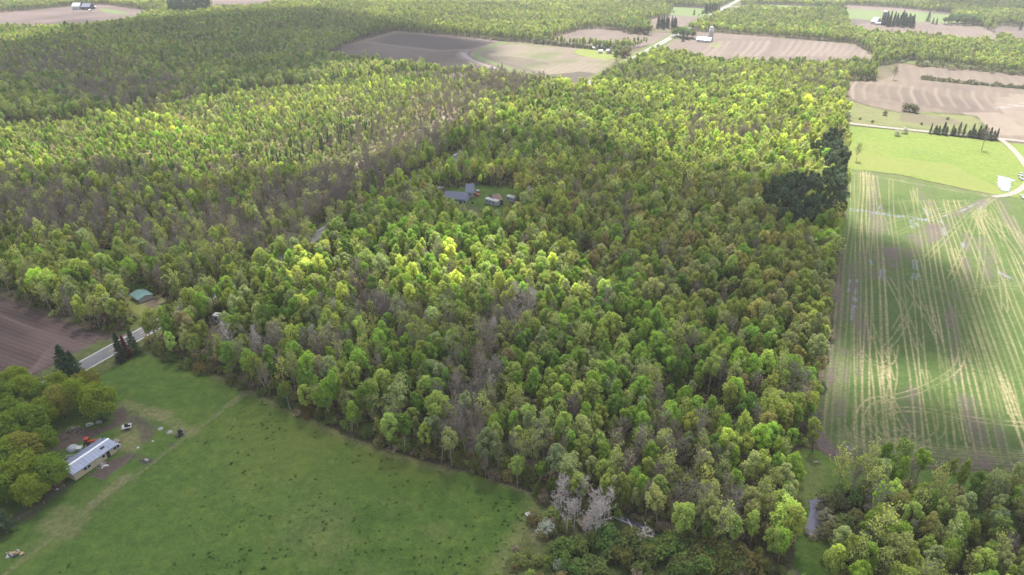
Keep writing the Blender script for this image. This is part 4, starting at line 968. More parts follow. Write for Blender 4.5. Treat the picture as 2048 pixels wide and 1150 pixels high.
for i in np.nonzero(indiv)[0]:
    nm = names[i]; sz = 'tall' if hgt[i] > 1.15 else ('small' if hgt[i] < .95 else '')
    pl = place_of(X[i], Y[i]); tall = sz+' ' if sz else ''
    if fam[i] == 'broad': lk = tall+LOOK[nm]+(' narrow' if base[i] in ('leaf1', 'leaf4') else ' rounded' if base[i] in ('leaf2', 'leaf5') else ''); pn = ('broadleaf_tree', 'tree', 'tree', 'broadleaf trees of the near wood')
    elif nm == 'bare': lk = tall+'leafless grey-brown'; pn = ('leafless_tree', 'bare tree', 'tree', 'leafless trees in the near wood')
    elif nm == 'dead': lk = tall+'dead grey-white'; pn = ('dead_tree', 'dead tree', 'tree', 'leafless trees in the near wood')
    elif nm == 'spruce': lk = tall+'dark pointed'; pn = ('spruce_tree', 'spruce', 'spruce', 'dark spruces among the broadleaf trees')
    else: lk = tall+'dark green round topped'; pn = ('pine_tree', 'pine', 'pine', 'pines of the dark plantation block')
    plant(base[i], X[i], Y[i], hgt[i], wid[i], tarr[i], pn[2], lk, pl, pn[3], rot[i][2], pn[1], pn[0], (rot[i][0], rot[i][1]))
# --- plants placed from the photograph
def at(px, py, base, h, w_, tint, noun, look, place, group, name, cat): plant(base, *P(px, py), h, w_, tint, noun, look, place, group, None, cat, name)
for k, (a, b, h, ww) in enumerate([(1122,1025,1.0,.9),(1133,1068,1.0,.9),(1148,1062,.9,.8),(1110,1040,.75,.8),(1160,1018,.95,.9),(1178,1082,.95,.95),(1190,1086,1.05,.9),(1200,1076,1.05,1.0),(1170,1078,.6,.8),(1186,1040,.9,1.0),(1207,1050,.95,1.0),(1286,1098,.55,.9),(1128,1010,.9,.8)]):
    at(a, b, 'dead%d' % (k % 3), h, ww, (.3, .3, .2), 'birch', 'dead bleached', 'in the white clump', 'dead white trees in the clump at the pasture corner', 'dead_tree', 'dead tree')
YT = (.235, .30, .04); YG = (.17, .255, .038); OR = (.25, .25, .05)
for a, b, h, ww, tn, lk in [(205,838,1.02,1.0,YT,'yellow-green spreading'),(165,822,.95,.95,YT,'large yellow-green'),(130,836,.95,.95,OR,'amber tinted'),(185,800,.9,.85,OR,'bronze-green'),(95,822,.85,.8,YG,'green spreading'),(60,812,.9,.9,YT,'yellow-green'),
        (20,830,.95,1.0,YG,'mid green'),(70,880,1.0,1.05,YG,'broad green'),(30,900,1.0,1.1,YG,'dark green broad'),(60,935,.95,1.0,OR,'bronze tinged'),(112,978,.9,.95,YG,'dense green'),(60,985,1.0,1.0,YT,'yellow-green'),(75,1010,.8,.8,YT,'low yellow-green'),(10,960,1.0,1.05,YG,'green'),(-30,900,1.1,1.1,YG,'green'),(95,860,.9,.9,YT,'pale yellow-green'),(35,865,.95,1.0,YG,'mid green rounded'),(40,945,.95,1.0,YT,'yellow-green inner'),(95,915,.8,.85,YG,'lower green'),(-50,980,1.1,1.1,YG,'green'),(15,1010,.9,.9,YG,'shaded green'),(222,830,.75,.62,YT,'smaller yellow-green'),(125,790,.7,.7,YT,'yellow-green road side'),(40,780,.7,.8,YT,'yellow-green')]:
    at(a, b, 'yard%d' % (R.randint(0, 1)), h, ww, tn, 'yard tree', lk, 'around the long house', 'big trees around the farmyard', 'yard_tree', 'tree')
SP = (.030, .062, .030)
for a, b, bs, h, ww, tn, lk, pl in [(136,752,'spruce1',1.0,1.55,SP,'broad dark green','beside the road and ploughed field'),(150,744,'spruce1',.7,1.1,(.035,.07,.03),'smaller dark green','beside the road, behind the big one'),
       (245,722,'spruce0',.95,1.15,(.045,.055,.035),'dark narrow','between road and pasture corner'),(255,715,'spruce0',.72,.85,(.11,.018,.028),'dark red leaved','between two green ones by the road'),(271,708,'spruce1',.85,1.0,(.06,.085,.035),'olive pointed','nearest the wood by the road'),
       (0,1065,'spruce1',1.1,1.5,(.05,.075,.04),'drooping grey-green','in the lower left corner by the farmyard'),(-25,1010,'spruce1',1.2,1.5,SP,'dark','in the lower left corner behind')]:
    at(a, b, bs, h, ww, tn, 'conifer', lk, pl, 'single conifers by the road and farmyard', 'spruce_tree', 'conifer')
# row of conifers by the gravel road
for k, px0 in enumerate(list(np.linspace(1860, 1925, 9))+list(np.linspace(1935, 1990, 10))):
    yy = 262+(px0-1860)*.105+R.uniform(-1, 1)+5
    at(px0+R.uniform(-2, 2), yy, 'spruce%d' % (k % 2), R.uniform(.42, .85), R.uniform(.6, 1.1), (.06, .095, .045), 'pine', 'dark slim', 'in the gravel road row', 'row of pines along the gravel road', 'pine_tree', 'pine')
at(1963, 300, 'bare1', 1.25, 1.3, (.2,.2,.1), 'tree', 'leafless many-stemmed', 'alone below the pine row', 'lone trees on the sunny meadow', 'leafless_tree', 'bare tree')
at(1712, 322, 'half1', .85, .8, (.2,.2,.1), 'tree', 'thin brownish', 'standing alone on the left side of the sunny meadow', 'lone trees on the sunny meadow', 'leafless_tree', 'bare tree')
at(1787, 160, 'half0', 1.0, 1.2, (.25,.22,.15), 'tree', 'thin tan', 'at the tip of the wood by the striped field', 'lone trees on the sunny meadow', 'leafless_tree', 'bare tree')
for a, b, h, pl in ((1809,267,1.9,'right one beside the gravel road'),(1794,272,1.8,'left one below the gravel road'),(1093,1068,1.7,'at the corner of the pasture and the scrub'),(1120,1142,1.3,'in the bottom scrub'),(742,62,2.0,'at the far field hedge left'),(864,66,2.2,'at the far edge of the distant field'),
                 (1092,84,2.2,'at the hedge row end'),(1853,132,2.4,'on the edge of the far right wood'),(1758,128,2.2,'at the rough strip near the far wood')):
    at(a, b, 'shrub1', h*.85, h*.8, (.36, .38, .34), 'blossom bush', 'white flowering', pl, 'white flowering bushes', 'flowering_bush', 'bush')
# hedgerow behind the bright far field
for k, (a, b) in enumerate(zip(np.linspace(1068, 1208, 34), np.linspace(87, 101, 34))):
    at(a+R.uniform(-1, 1), b, 'shrub%d' % (k % 3), R.uniform(1.6, 2.9), 1.6, ((.12,.13,.08) if k % 3 else (.30,.31,.26)), 'hedge bush', 'grey-green' if k % 3 else 'pale blossoming', 'in the far field hedgerow', 'hedgerow bushes between the far fields', 'hedge_bush', 'bush')
for k in range(30):
    a = 1846+k*7.2; at(a+R.uniform(-2, 2), 159+(a-1843)*.093+R.uniform(-.6, .6), 'shrub%d' % (k % 3), R.uniform(.8, 1.8), R.uniform(1, 1.7), (.12,.13,.07), 'hedge bush', 'dull green', 'in the striped field hedge strip', 'bushes of the hedge strip in the striped field', 'hedge_bush', 'bush')
for k in range(26):
    a = 1832+k*9; at(a+R.uniform(-3, 3), 132+(a-1832)*.085+R.uniform(-2, 2), 'shrub%d' % (k % 3), R.uniform(1.0, 2.4), R.uniform(1.2, 2.2), (.17,.17,.10), 'hedge bush', 'grey-olive', 'in the far rough strip', 'bushes of the rough strip', 'hedge_bush', 'bush')
for a, b, h in ((1770,231,1.5),(1745,246,.9),(1810,222,2.6),(1822,224,2.6),(1831,226,2.2),(1720,240,.8),(1842,250,.8),(1895,240,.9)):
    at(a, b, 'shrub0', h, h*.9, (.13,.14,.08), 'bush', 'low dark', 'on the rough ground', 'bushes on the rough ground', 'bush', 'bush')
for a, b, h, pl in ((1650,1030,.8,'on the far right pond bank'),(1660,1050,1.0,'in the pond bend'),(1648,1072,.8,'by the lower pond end'),(1640,1016,.5,'standing in the upper pond'),(1628,1078,.45,'standing in the lower pond'),(1672,1012,1.1,'at the upper right pond corner'),(1600,1062,.7,'on the left pond bank')):
    at(a, b, 'shrub2', h, h*1.2, (.33, .31, .21), 'reed clump', 'pale dry', pl, 'dry reeds and brush round the pond', 'reed_clump', 'reeds')
# dark conifer blocks near the far farms
def block(poly_px, nrow, base_, tint, h, noun, look, place, group, name, cat, sp=7.0, wd=1.1):
    pg = PP(poly_px); xs = [p[0] for p in pg]; ys = [p[1] for p in pg]
    for xx in np.arange(min(xs), max(xs), sp):
        for yy in np.arange(min(ys), max(ys), sp):
            q = (xx+R.uniform(-1.8, 1.8), yy+R.uniform(-1.8, 1.8))
            if inside(pg, np.array([q[0]]), np.array([q[1]]))[0]:
                plant('%s%d' % (base_, R.randint(0, 1)), *q, h*R.uniform(.8, 1.1), wd*R.uniform(.9, 1.2), tuple(c*R.uniform(.8, 1.2) for c in tint), noun, look, place, group, None, cat, name)
CP = (.032, .055, .034)
block([(1314,56),(1322,59),(1357,60),(1359,56),(1345,52),(1318,51)], 3, 'spruce', CP, 1.25, 'spruce', 'dark', 'left of the far road', 'spruce block beside the far road', 'spruce_tree', 'spruce', 8, 1.4)
block([(1766,51),(1774,54),(1824,57),(1826,50),(1800,45),(1770,44)], 3, 'spruce', CP, 1.5, 'spruce', 'tall dark', 'in the far shelter belt', 'shelter belt by the far white barn', 'spruce_tree', 'spruce', 9, 1.7)
block([(1402,29),(1448,26),(1440,20),(1410,20)], 3, 'spruce', CP, 1.2, 'spruce', 'dark distant', 'by the far long building', 'conifers by the far long building', 'spruce_tree', 'spruce', 12, 1.6)
block([(1338,76),(1390,80),(1388,74),(1350,70)], 2, 'leaf', (.16,.24,.08), .95, 'yard tree', 'green', 'left of the far barn and silo', 'trees beside the far barn with the silo', 'broadleaf_tree', 'tree', 7, 1.6)
block([(1243,104),(1262,108),(1250,118),(1228,116),(1215,108)], 2, 'leaf', (.20,.24,.11), .75, 'yard tree', 'grey-green', 'right of the far lawn', 'trees beside the far green lawn', 'broadleaf_tree', 'tree', 7, 1.6)
block([(1264,68),(1298,70),(1300,64),(1275,58),(1252,58)], 3, 'leaf', (.19,.26,.09), .95, 'tree', 'mid green', 'in the clump at the far pale field', 'clump of trees in the far pale field', 'broadleaf_tree', 'tree', 9, 1.8)
block([(1846,44),(1858,47),(1862,44),(1850,41)], 2, 'spruce', CP, 1.5, 'spruce', 'tall dark', 'right of the far shelter belt', 'pair of groups right of the shelter belt', 'spruce_tree', 'spruce', 11, 1.6)
block([(1886,50),(1958,53),(1956,46),(1890,44)], 3, 'leaf', (.14,.20,.09), 1.0, 'tree', 'blue-green', 'along the top of the far pink field', 'trees along the top of the far pink field', 'broadleaf_tree', 'tree', 9, 1.8)
for a, b, h in ((1370,66,.8),(1374,64,.75),(1366,83,1.0),(1388,30,.8),(1316,57,1.3),(1004,140,.6),(2040,60,1.0),(1865,48,.8),(1872,49,.8)):
    at(a, b, 'spruce0', h, h*1.4, (.05,.08,.04), 'tree', 'dark', 'standing alone by the far fields', 'single dark trees by the far fields', 'spruce_tree', 'tree')
# bushes of the bottom scrub and the field edges: individually placed
for k in range(70):
    a, b = R.uniform(1120, 1500), R.uniform(1085, 1160)
    if b < 1075+(a-1200)*.14: continue
    at(a, b, 'shrub%d' % (k % 3), R.uniform(1.1, 2.0), R.uniform(1.1, 1.9), (.15*R.uniform(.8, 1.3), .20*R.uniform(.8, 1.2), .06), 'bush', R.choice(['rounded dark green', 'dense olive green', 'low dark']), 'in the bottom scrub', 'scrub bushes at the bottom of the picture', 'bush', 'bush')
for k in range(60):
    a, b = R.uniform(1665, 2040), R.uniform(1000, 1120)
    at(a, b, 'shrub%d' % (k % 3), R.uniform(1.2, 2.2), R.uniform(1.2, 2.0), (.17*R.uniform(.8, 1.3), .21*R.uniform(.8, 1.2), .075), 'bush', R.choice(['rounded green', 'grey-green', 'brownish']), 'in the open wood below the headland', 'scrub bushes at the bottom of the picture', 'bush', 'bush')
for k in range(60):
    t_ = R.random(); a = 310+t_*760; b = 712+t_*262+20*math.sin(t_*3.1)+R.uniform(-14, -4)
    at(a, b, 'shrub%d' % (k % 3), R.uniform(.7, 1.6), R.uniform(.9, 1.5), (.16*R.uniform(.8, 1.3), .18*R.uniform(.8, 1.2), .065), 'bush', R.choice(['olive', 'dark green', 'brown-green']), 'along the forest foot by the pasture', 'bushes along the pasture edge', 'bush', 'bush')

# labels: the same wording gets told apart by its order from the left
from collections import defaultdict
ORD = ['leftmost', 'second from left', 'third from left', 'fourth from left', 'fifth from left', 'sixth from left', 'seventh from left', 'eighth from left', 'ninth from left', 'tenth from left', 'eleventh from left', 'twelfth from left',
       'thirteenth from left', 'fourteenth from left', 'fifteenth from left', 'sixteenth from left', 'seventeenth from left', 'eighteenth from left', 'nineteenth from left', 'twentieth from left']
ORD = ORD+[s.replace('left', 'right') for s in ORD[::-1]]
NTH = ['', 'second ', 'third ', 'fourth ', 'fifth ', 'sixth ', 'seventh ', 'eighth ', 'ninth ', 'tenth ', 'eleventh ', 'twelfth ', 'thirteenth ', 'fourteenth ', 'fifteenth ', 'sixteenth ', 'seventeenth ', 'eighteenth ', 'nineteenth ', 'twentieth ']
bk = defaultdict(list)
for d in LIST: bk[(d['look'], d['noun'], d['place'])].append(d)
def rank(ds, pre):
    ds.sort(key=lambda d: to_px(d['x'], d['y'], 8*d['h'])[0]); N_ = len(ds)
    for k, d in enumerate(ds):
        if N_ == 1: r = pre.strip()
        elif k < 20 and k <= N_//2: r = pre+(NTH[k]+'from left' if k else 'leftmost')
        elif N_-1-k < 20: r = pre+(NTH[N_-1-k]+'from right' if k < N_-1 else 'rightmost')
        else: r = pre+'middle part'
        d['label'] = '%s %s %s%s' % (d['look'], d['noun'], d['place'], ', '+r if r else '')
for ds in bk.values():
    if len(ds) <= 14: rank(ds, '')
    else:
        ds.sort(key=lambda d: d['y']); m3 = -(-len(ds)//3)
        rank(ds[:m3], 'front row '); rank(ds[m3:2*m3], 'middle row '); rank(ds[2*m3:], 'back row ')
for d in LIST:
    cr, tk_ = PARTS[d['base']]
    if d['base'].startswith('shrub'):
        o = link(d['name'], cr, None, (d['x'], d['y'], 0), d['rz']); o.scale = (d['w'], d['w'], d['h']); o['tint'] = [float(c) for c in d['tint']]
        o['label'] = d['label']; o['category'] = d['cat']; o['group'] = d['group']; continue
    o = thing(d['name'], d['label'], d['cat'], (d['x'], d['y'], 0), 0, d['group']); o.rotation_euler = (d['tilt'][0], d['tilt'][1], d['rz']); o.scale = (d['w'], d['w'], d['h'])
    c = link('crown', cr, o); c['tint'] = [float(q) for q in d['tint']]; t2 = link('trunk', tk_, o); t2['tint'] = [.3, .3, .3]
print('trees', n, 'individual plants', len(LIST))

# ------------------------------------------------------------------ clouds above the frame: they cast the drifting shade
def shade_field():
    c = 6.0; xs = np.arange(-1500, 1500, c); ys = np.arange(40, 1800, c); GX, GY = np.meshgrid(xs, ys, indexing='ij')
    def Q(l): return [P(a, b, 8.0) for a, b in l]
    v = np.zeros(GX.shape)
    big = Q([(-900,325),(0,326),(150,314),(250,303),(330,330),(420,348),(500,333),(600,328),(700,332),(800,300),(900,272),(1000,262),(1100,268),(1200,282),(1300,322),(1420,350),(1600,355),(1700,425),(1800,450),(1900,490),(1960,540),(1960,650),(1880,652),(1760,648),(1640,640),
        (1632,700),(1650,738),(1800,735),(1900,752),(2000,800),(2200,850),(3000,900),(3000,1500),(-1200,1500)])
    v = np.maximum(v, inside(big, GX, GY)*1.0)
    holes = [([(520,520),(560,496),(640,478),(720,470),(800,466),(900,458),(1000,466),(1080,486),(1160,530),(1230,580),(1215,612),(1130,618),(1000,608),(900,600),(800,575),(730,560),(680,590),(600,580),(540,560)], .85),
             ([(255,600),(262,560),(330,560),(345,600),(320,620)], .7), ([(1608,600),(1680,590),(1700,760),(1650,740),(1600,700)], .7),([(-400,250),(0,260),(0,150),(60,120),(-400,100)], .0)]
    for h, s_ in holes: v = np.where(inside(Q(h), GX, GY), v*(1-s_), v)
    tl = Q([(-900,260),(0,233),(200,210),(330,188),(480,163),(600,138),(700,120),(830,122),(960,108),(985,85),(930,64),(800,44),(640,16),(450,22),(300,38),(150,54),(50,85),(0,85),(-900,110)])
    v = np.maximum(v, inside(tl, GX, GY)*.9)
    for l, s_ in (([(1270,-20),(1400,-20),(1400,3),(1270,3)], .4), ([(1860,-30),(2100,-30),(2100,18),(1860,16)], .5), ([(60,40),(110,34),(180,28),(240,33),(180,40)], .5), ([(1740,375),(1790,372),(1800,384),(1760,390)], .6)):
        v = np.maximum(v, inside(Q(l), GX, GY)*s_)
    ax, ay = to_px(GX, GY, np.full(GX.shape, 8.0)); v = v*(1-.22*np.clip((ay-480)/120, 0, 1)*np.clip((ax-900)/300, 0, 1)*(ax < 1680))
    v = v*(1-.28*inside(Q([(-900,300),(0,320),(700,320),(720,420),(560,620),(0,700),(-900,700)]), GX, GY))
    v = v*(1-.15*inside(Q([(250,430),(1100,430),(1300,620),(1200,900),(500,720),(250,620)]), GX, GY))
    # gaussian blur, narrow near the camera
    def blur(a, sg):
        r = int(3*sg/c)+1; k = np.exp(-.5*(np.arange(-r, r+1)*c/sg)**2); k /= k.sum()
        a = np.apply_along_axis(lambda q: np.convolve(np.pad(q, r, mode='edge'), k, 'valid'), 0, a)
        return np.apply_along_axis(lambda q: np.convolve(np.pad(q, r, mode='edge'), k, 'valid'), 1, a)
    v = np.where(GY < 420, blur(v, 6.5), blur(v, 15.0))
    v = v*(.72+.5*(fbm(GX, GY, 120, 401, 4)))
    return GX, GY, np.clip(v, 0, 1.1), c
GX, GY, SHV, cc = shade_field()
SIG = .3; ALT = 620.0; TAU = 3.1
T_ = TAU*SHV/SIG*math.sin(SUN_EL)*.9; T_[T_ < .08] = 0
T_[0, :] = T_[-1, :] = 0; T_[:, 0] = T_[:, -1] = 0
k_ = (ALT-8)/SUNV[2]; CX = GX+SUNV[0]*k_; CY = GY+SUNV[1]*k_
cell = (T_[:-1, :-1] > 0) | (T_[1:, :-1] > 0) | (T_[:-1, 1:] > 0) | (T_[1:, 1:] > 0)
I, J = np.nonzero(cell); ny = GX.shape[1]; nv = GX.size
a0 = I*ny+J; quad = np.stack([a0, a0+ny, a0+ny+1, a0+1], 1)
flat = T_.ravel() <= 0
bot = quad.copy(); bot = np.where(flat[bot], bot, bot+nv)
Vt = np.stack([CX.ravel(), CY.ravel(), ALT+T_.ravel()*.75], 1); Vb = np.stack([CX.ravel(), CY.ravel(), ALT-T_.ravel()*.25], 1)
allf = np.concatenate([quad.ravel(), bot[:, ::-1].ravel()]); used, inv = np.unique(allf, return_inverse=True)
m = mat('cloud_vapour'); t = NT(m); pv = t.n('ShaderNodeVolumeScatter'); pv.inputs['Color'].default_value = (1, 1, 1, 1); pv.inputs['Density'].default_value = SIG; pv.inputs['Anisotropy'].default_value = .3
t.l(pv.outputs[0], t.out.inputs['Volume'])
me = np_mesh('cloud', np.concatenate([Vt, Vb])[used], inv, np.arange(len(allf)//4)*4, [m])
struct('cloud', me)

# haze
m = mat('haze_air'); t = NT(m); pv = t.n('ShaderNodeVolumePrincipled'); pv.inputs['Color'].default_value = (.93, .95, 1.0, 1); pv.inputs['Density'].default_value = HAZE_DENSITY; pv.inputs['Anisotropy'].default_value = .2
t.l(pv.outputs[0], t.out.inputs['Volume'])
mb = MB(); mb.box(-3600, 3600, -400, 6600, -1, CAM_H+6); hz = link('haze', mb.mesh('haze', [m])); hz['kind'] = 'stuff'
hz['label'] = 'pale spring haze lying over the whole landscape'; hz['category'] = 'haze'

# ------------------------------------------------------------------ buildings and farm things
M_ROOFM = simple('galvanised_roof', (.19, .22, .31), .5, .10, .5, .25, .5)
M_RIDGE = simple('white_ridge_metal', (0.624, 0.64, 0.671), .4, .05, 1)
M_CREAM = simple('cream_siding', (0.406, 0.343, 0.242), .8, .08, 1.2); M_WHITE = simple('white_siding', (0.429, 0.429, 0.429), .7, .07, 1)
M_GLASS = simple('dark_window', (0.0234, 0.0273, 0.0351), .15, .1, 1, 0, .6); M_DARK = simple('dark_metal', (0.039, 0.039, 0.0429), .6)
M_SLATE = simple('blue_grey_shingles', (0.117, 0.133, 0.187), .85, .15, 2); M_BROWN = simple('brown_roof', (0.203, 0.133, 0.117), .85, .15, 1)
M_TEAL = simple('teal_roof', (0.125, 0.218, 0.218), .5, .1, 1, .1); M_RED = simple('red_paint', (0.328, 0.0468, 0.0234), .5, .12, 3); M_WOOD = simple('weathered_wood', (0.211, 0.187, 0.164), .9, .2, 2)
M_TIRE = simple('rubber', (0.0195, 0.0195, 0.0195), .9); M_SILV = simple('silver_metal', (0.429, 0.445, 0.468), .35, .1, 1, .3); M_CONC = simple('concrete', (0.296, 0.289, 0.273), .9, .15, 1)
M_TARP = simple('grey_tarp', (0.312, 0.335, 0.374), .6, .2, 1.5); M_BLUE = simple('blue_roof', (0.172, 0.25, 0.351), .6, .1, 1); M_YELO = simple('yellow_paint', (0.429, 0.328, 0.078), .6, .1, 2)
M_RUST = simple('rusty_scrap', (0.172, 0.0936, 0.0624), .9, .35, 3); M_ORANGE = simple('dry_hay', (0.351, 0.257, 0.133), .95, .2, 3); M_WIRE = simple('fence_wire', (0.234, 0.226, 0.211), .6)
def bobj(nm, mb, mats, par, smooth=False): return link(nm, mb.mesh(nm, mats, smooth), par)
def building(name, label, cat, a, b, W_, hw, hr, wall, roof, windows=(), seams=True, ridge=None, group=None, door=None, over=.4):
    """gabled building whose long front wall runs from ground point a to b; body lies to the left of a->b"""
    a = np.array(a); b = np.array(b); L = float(np.hypot(*(b-a))); rz = math.atan2(b[1]-a[1], b[0]-a[0])
    o = thing(name, label, cat, (a[0], a[1], 0), rz, group)
    m = MB(); m.prism([(0, 0), (0, hw), (W_/2, hw+hr), (W_, hw), (W_, 0)], 0, L); bobj('wall', m, [wall], o)
    m = MB(); t_ = .12; sl = hr/(W_/2)
    for sgn in (0, 1):
        y0, y1 = (-over, W_/2) if sgn == 0 else (W_+over, W_/2)
        z0 = hw-over*sl+.03
        m.add([(-over, y0, z0), (L+over, y0, z0), (L+over, y1, hw+hr+.03), (-over, y1, hw+hr+.03), (-over, y0, z0+t_), (L+over, y0, z0+t_), (L+over, y1, hw+hr+t_+.03), (-over, y1, hw+hr+t_+.03)],
              [(0, 3, 2, 1), (4, 5, 6, 7), (0, 1, 5, 4), (1, 2, 6, 5), (2, 3, 7, 6), (3, 0, 4, 7)])
    ro = bobj('roof', m, [roof], o)
    if seams:
        m = MB()
        for x in np.arange(0, L+.1, 1.0 if L < 30 else 3.0):
            for y0, y1 in ((-over, W_/2), (W_+over, W_/2)):
                m.add([(x, y0, hw-over*sl+.15), (x+.05, y0, hw-over*sl+.15), (x+.05, y1, hw+hr+.15), (x, y1, hw+hr+.15), (x, y0, hw-over*sl+.2), (x+.05, y0, hw-over*sl+.2), (x+.05, y1, hw+hr+.2), (x, y1, hw+hr+.2)],
                      [(0, 3, 2, 1), (4, 5, 6, 7), (0, 1, 5, 4), (1, 2, 6, 5), (2, 3, 7, 6), (3, 0, 4, 7)])
        bobj('roof_seam', m, [roof], ro)
    if ridge is not None:
        m = MB(); m.prism([(W_/2-.35, hw+hr-.35*sl+.18), (W_/2, hw+hr+.24), (W_/2+.35, hw+hr-.35*sl+.18), (W_/2, hw+hr+.16)], -over, L+over); bobj('ridge_cap', m, [ridge], ro)
    for (x, ww, z, hh) in windows:
        m = MB(); m.box(x-.08, x+ww+.08, -.05, .02, z-.08, z+hh+.08); f = bobj('window', m, [M_WHITE], o)
        m = MB(); m.box(x, x+ww, -.08, -.052, z, z+hh); bobj('pane', m, [M_GLASS], f)
    if door:
        m = MB(); m.box(door, door+.95, -.06, .02, .1, 2.1); d = bobj('door', m, [M_DARK], o); m = MB(); m.box(door+.8, door+.87, -.12, -.062, 1.0, 1.1); bobj('handle', m, [M_SILV], d)
    return o, L
def wheel(par, x, y, r, w_=.25):
    m = MB(); m.tube([(x, y-w_/2, r), (x, y+w_/2, r)], [r, r], 12); wh = bobj('wheel', m, [M_TIRE], par)
    m = MB(); m.tube([(x, y-w_/2-.02, r), (x, y+w_/2+.02, r)], [r*.55, r*.55], 8); bobj('rim', m, [M_SILV], wh)
def car(label, cat, loc, rz, body, name='parked_car', L=4.6, pickup=False, group=None, sc=1):
    o = thing(name, label, cat, loc, rz, group); o.scale = (sc, sc, sc)
    m = MB(); m.prism([(-L/2, .35), (-L/2, .85), (-L/2+.15, .95), (L/2-1.1, .98), (L/2-.1, .85), (L/2, .7), (L/2, .35)], -.9, .9)
    m.v = [(y, x, z) for x, y, z in m.v]; m.f = [f[::-1] for f in m.f]; bobj('body', m, [body], o)
    m = MB(); c0, c1 = (-.3, 1.3) if pickup else (-L/2+.2, 1.3)
    m.prism([(c0, .96), (c0+.25, 1.5), (c1-.75, 1.5), (c1, .96)], -.78, .78); m.v = [(y, x, z) for x, y, z in m.v]; m.f = [f[::-1] for f in m.f]; cb = bobj('cabin', m, [body], o)
    m = MB()
    for s in (-1, 1): m.box(c0+.35, c1-.85, s*.8-.01, s*.8+.01, 1.05, 1.42)
    m.add([(c1+.01, -.7, 1.0), (c1+.01, .7, 1.0), (c1-.72, .66, 1.47), (c1-.72, -.66, 1.47)], [(0, 1, 2, 3)]); bobj('window', m, [M_GLASS], cb)
    for x in (-L/2+.85, L/2-.9):
        for y in (-.85, .85): wheel(o, x, y, .34)
    for y in (-.65, .65):
        m = MB(); m.box(L/2-.02, L/2+.02, y-.15, y+.15, .62, .76); bobj('headlight', m, [M_WHITE], o)
    return o
def trailer(label, loc, rz, L=8.0, name='camping_trailer', cat='trailer', awn=True):
    o = thing(name, label, cat, loc, rz)
    m = MB(); m.prism([(-1.2, .6), (-1.2, 3.0), (-1.05, 3.15), (1.05, 3.15), (1.2, 3.0), (1.2, .6)], 0, L); bobj('body', m, [M_WHITE], o)
    m = MB(); m.box(.02, L-.02, -1.24, -1.21, .8, 2.55); bobj('side_panel', m, [M_TARP], o)
    for x in np.arange(.8, L-1.2, 2.0):
        m = MB(); m.box(x, x+.9, -1.28, -1.245, 1.6, 2.3); bobj('window', m, [M_GLASS], o)
    m = MB(); m.box(L*.55, L*.55+.7, -1.28, -1.245, .75, 2.5); bobj('door', m, [M_WHITE], o)
    for x in (L*.25, L*.62):
        m = MB(); m.box(x, x+.9, -.45, .45, 3.15, 3.42); bobj('air_conditioner', m, [M_SILV], o)
    m = MB(); m.box(L*.45, L*.45+.4, .3, .7, 3.15, 3.25); m.box(L*.85, L*.85+.4, -.6, -.2, 3.15, 3.25); bobj('roof_vent', m, [M_DARK], o)
    for y in (-1.05, 1.05):
        for x in (L*.5, L*.5+.85): wheel(o, x, y, .36, .22)
    m = MB(); m.tube([(0, -.5, .55), (-1.2, 0, .5)], [.06, .06], 5); m.tube([(0, .5, .55), (-1.2, 0, .5)], [.06, .06], 5); bobj('hitch', m, [M_DARK], o)
    return o
def silo(label, x, y, H=16, r=2.6, mt=None):
    o = thing('silo', label, 'silo', (x, y, 0)); m = MB(); m.cyl(0, 0, 0, H, r, 18); bobj('wall', m, [mt or M_CONC], o, True)
    m = MB(); m.dome(0, 0, H, r, r*.8, 18); bobj('dome', m, [M_WHITE], o, True)
    for z in np.arange(2, H, 2.2):
        m = MB(); m.cyl(0, 0, z, z+.12, r+.05, 18); bobj('band', m, [M_DARK], o)
    m = MB(); m.box(r, r+.8, -.4, .4, 0, H); bobj('chute', m, [M_SILV], o)
    return o
def shed(label, loc, rz, L, W_, H, wall, roof, name='shed', cat='shed', group=None):
    c_, s_ = math.cos(rz), math.sin(rz); a = (loc[0], loc[1]); b = (loc[0]+L*c_, loc[1]+L*s_)
    return building(name, label, cat, a, b, W_, H, W_*.22, wall, roof, [(L*.6, .8, 1.0, .7)] if L < 12 else [(x, 1.4, 1.3, .9) for x in np.arange(2, L-3, 6)], seams=L < 14, group=group, door=L*.2)

# long house of the farmyard
A = P(152, 962); B = P(236, 903)
o, L = building('farm_house', 'long low cream house with a ribbed pale metal roof beside the garden plot', 'house', A, B, 5.6, 2.3, .75, M_CREAM, M_ROOFM,
    [(L_, .75, 1.15, .7) for L_ in (2.6, 3.6, 7.6, 10.9, 11.8)], True, M_RIDGE, door=8.8, over=.35)
m = MB(); m.box(8.6, 9.6, 1.1, 1.7, 2.75, 3.0); bobj('skylight', m, [M_DARK], o)
m = MB(); m.cyl(11.6, 4.4, 2.4, 3.7, .12, 8); bobj('stove_pipe', m, [M_DARK], o)
m = MB(); m.box(L+.42, L+1.5, .4, 1.6, 0, 1.2); bobj('porch', m, [M_SILV], o); m = MB()
m.box(L+.5, L+3.0, 2.6, 4.6, .35, .5); [m.cyl(x, y, 0, .36, .07, 6) for x in (L+.7, L+2.8) for y in (2.8, 4.4)]; bobj('deck', m, [M_WOOD], o)
car('small white garden cart parked by the brush pile in the farmyard', 'cart', (*P(180, 851), 0), math.radians(35), M_WHITE, 'garden_cart', L=3.6, sc=.5)
car('small pale boxy cart under the trees at the drive', 'cart', (*P(199, 846), 0), math.radians(20), M_SILV, 'garden_cart', L=3.8, sc=.42)
car('small dark cart beside the pale one under the trees', 'cart', (*P(211, 843), 0), math.radians(60), M_DARK, 'garden_cart', L=4, sc=.4)
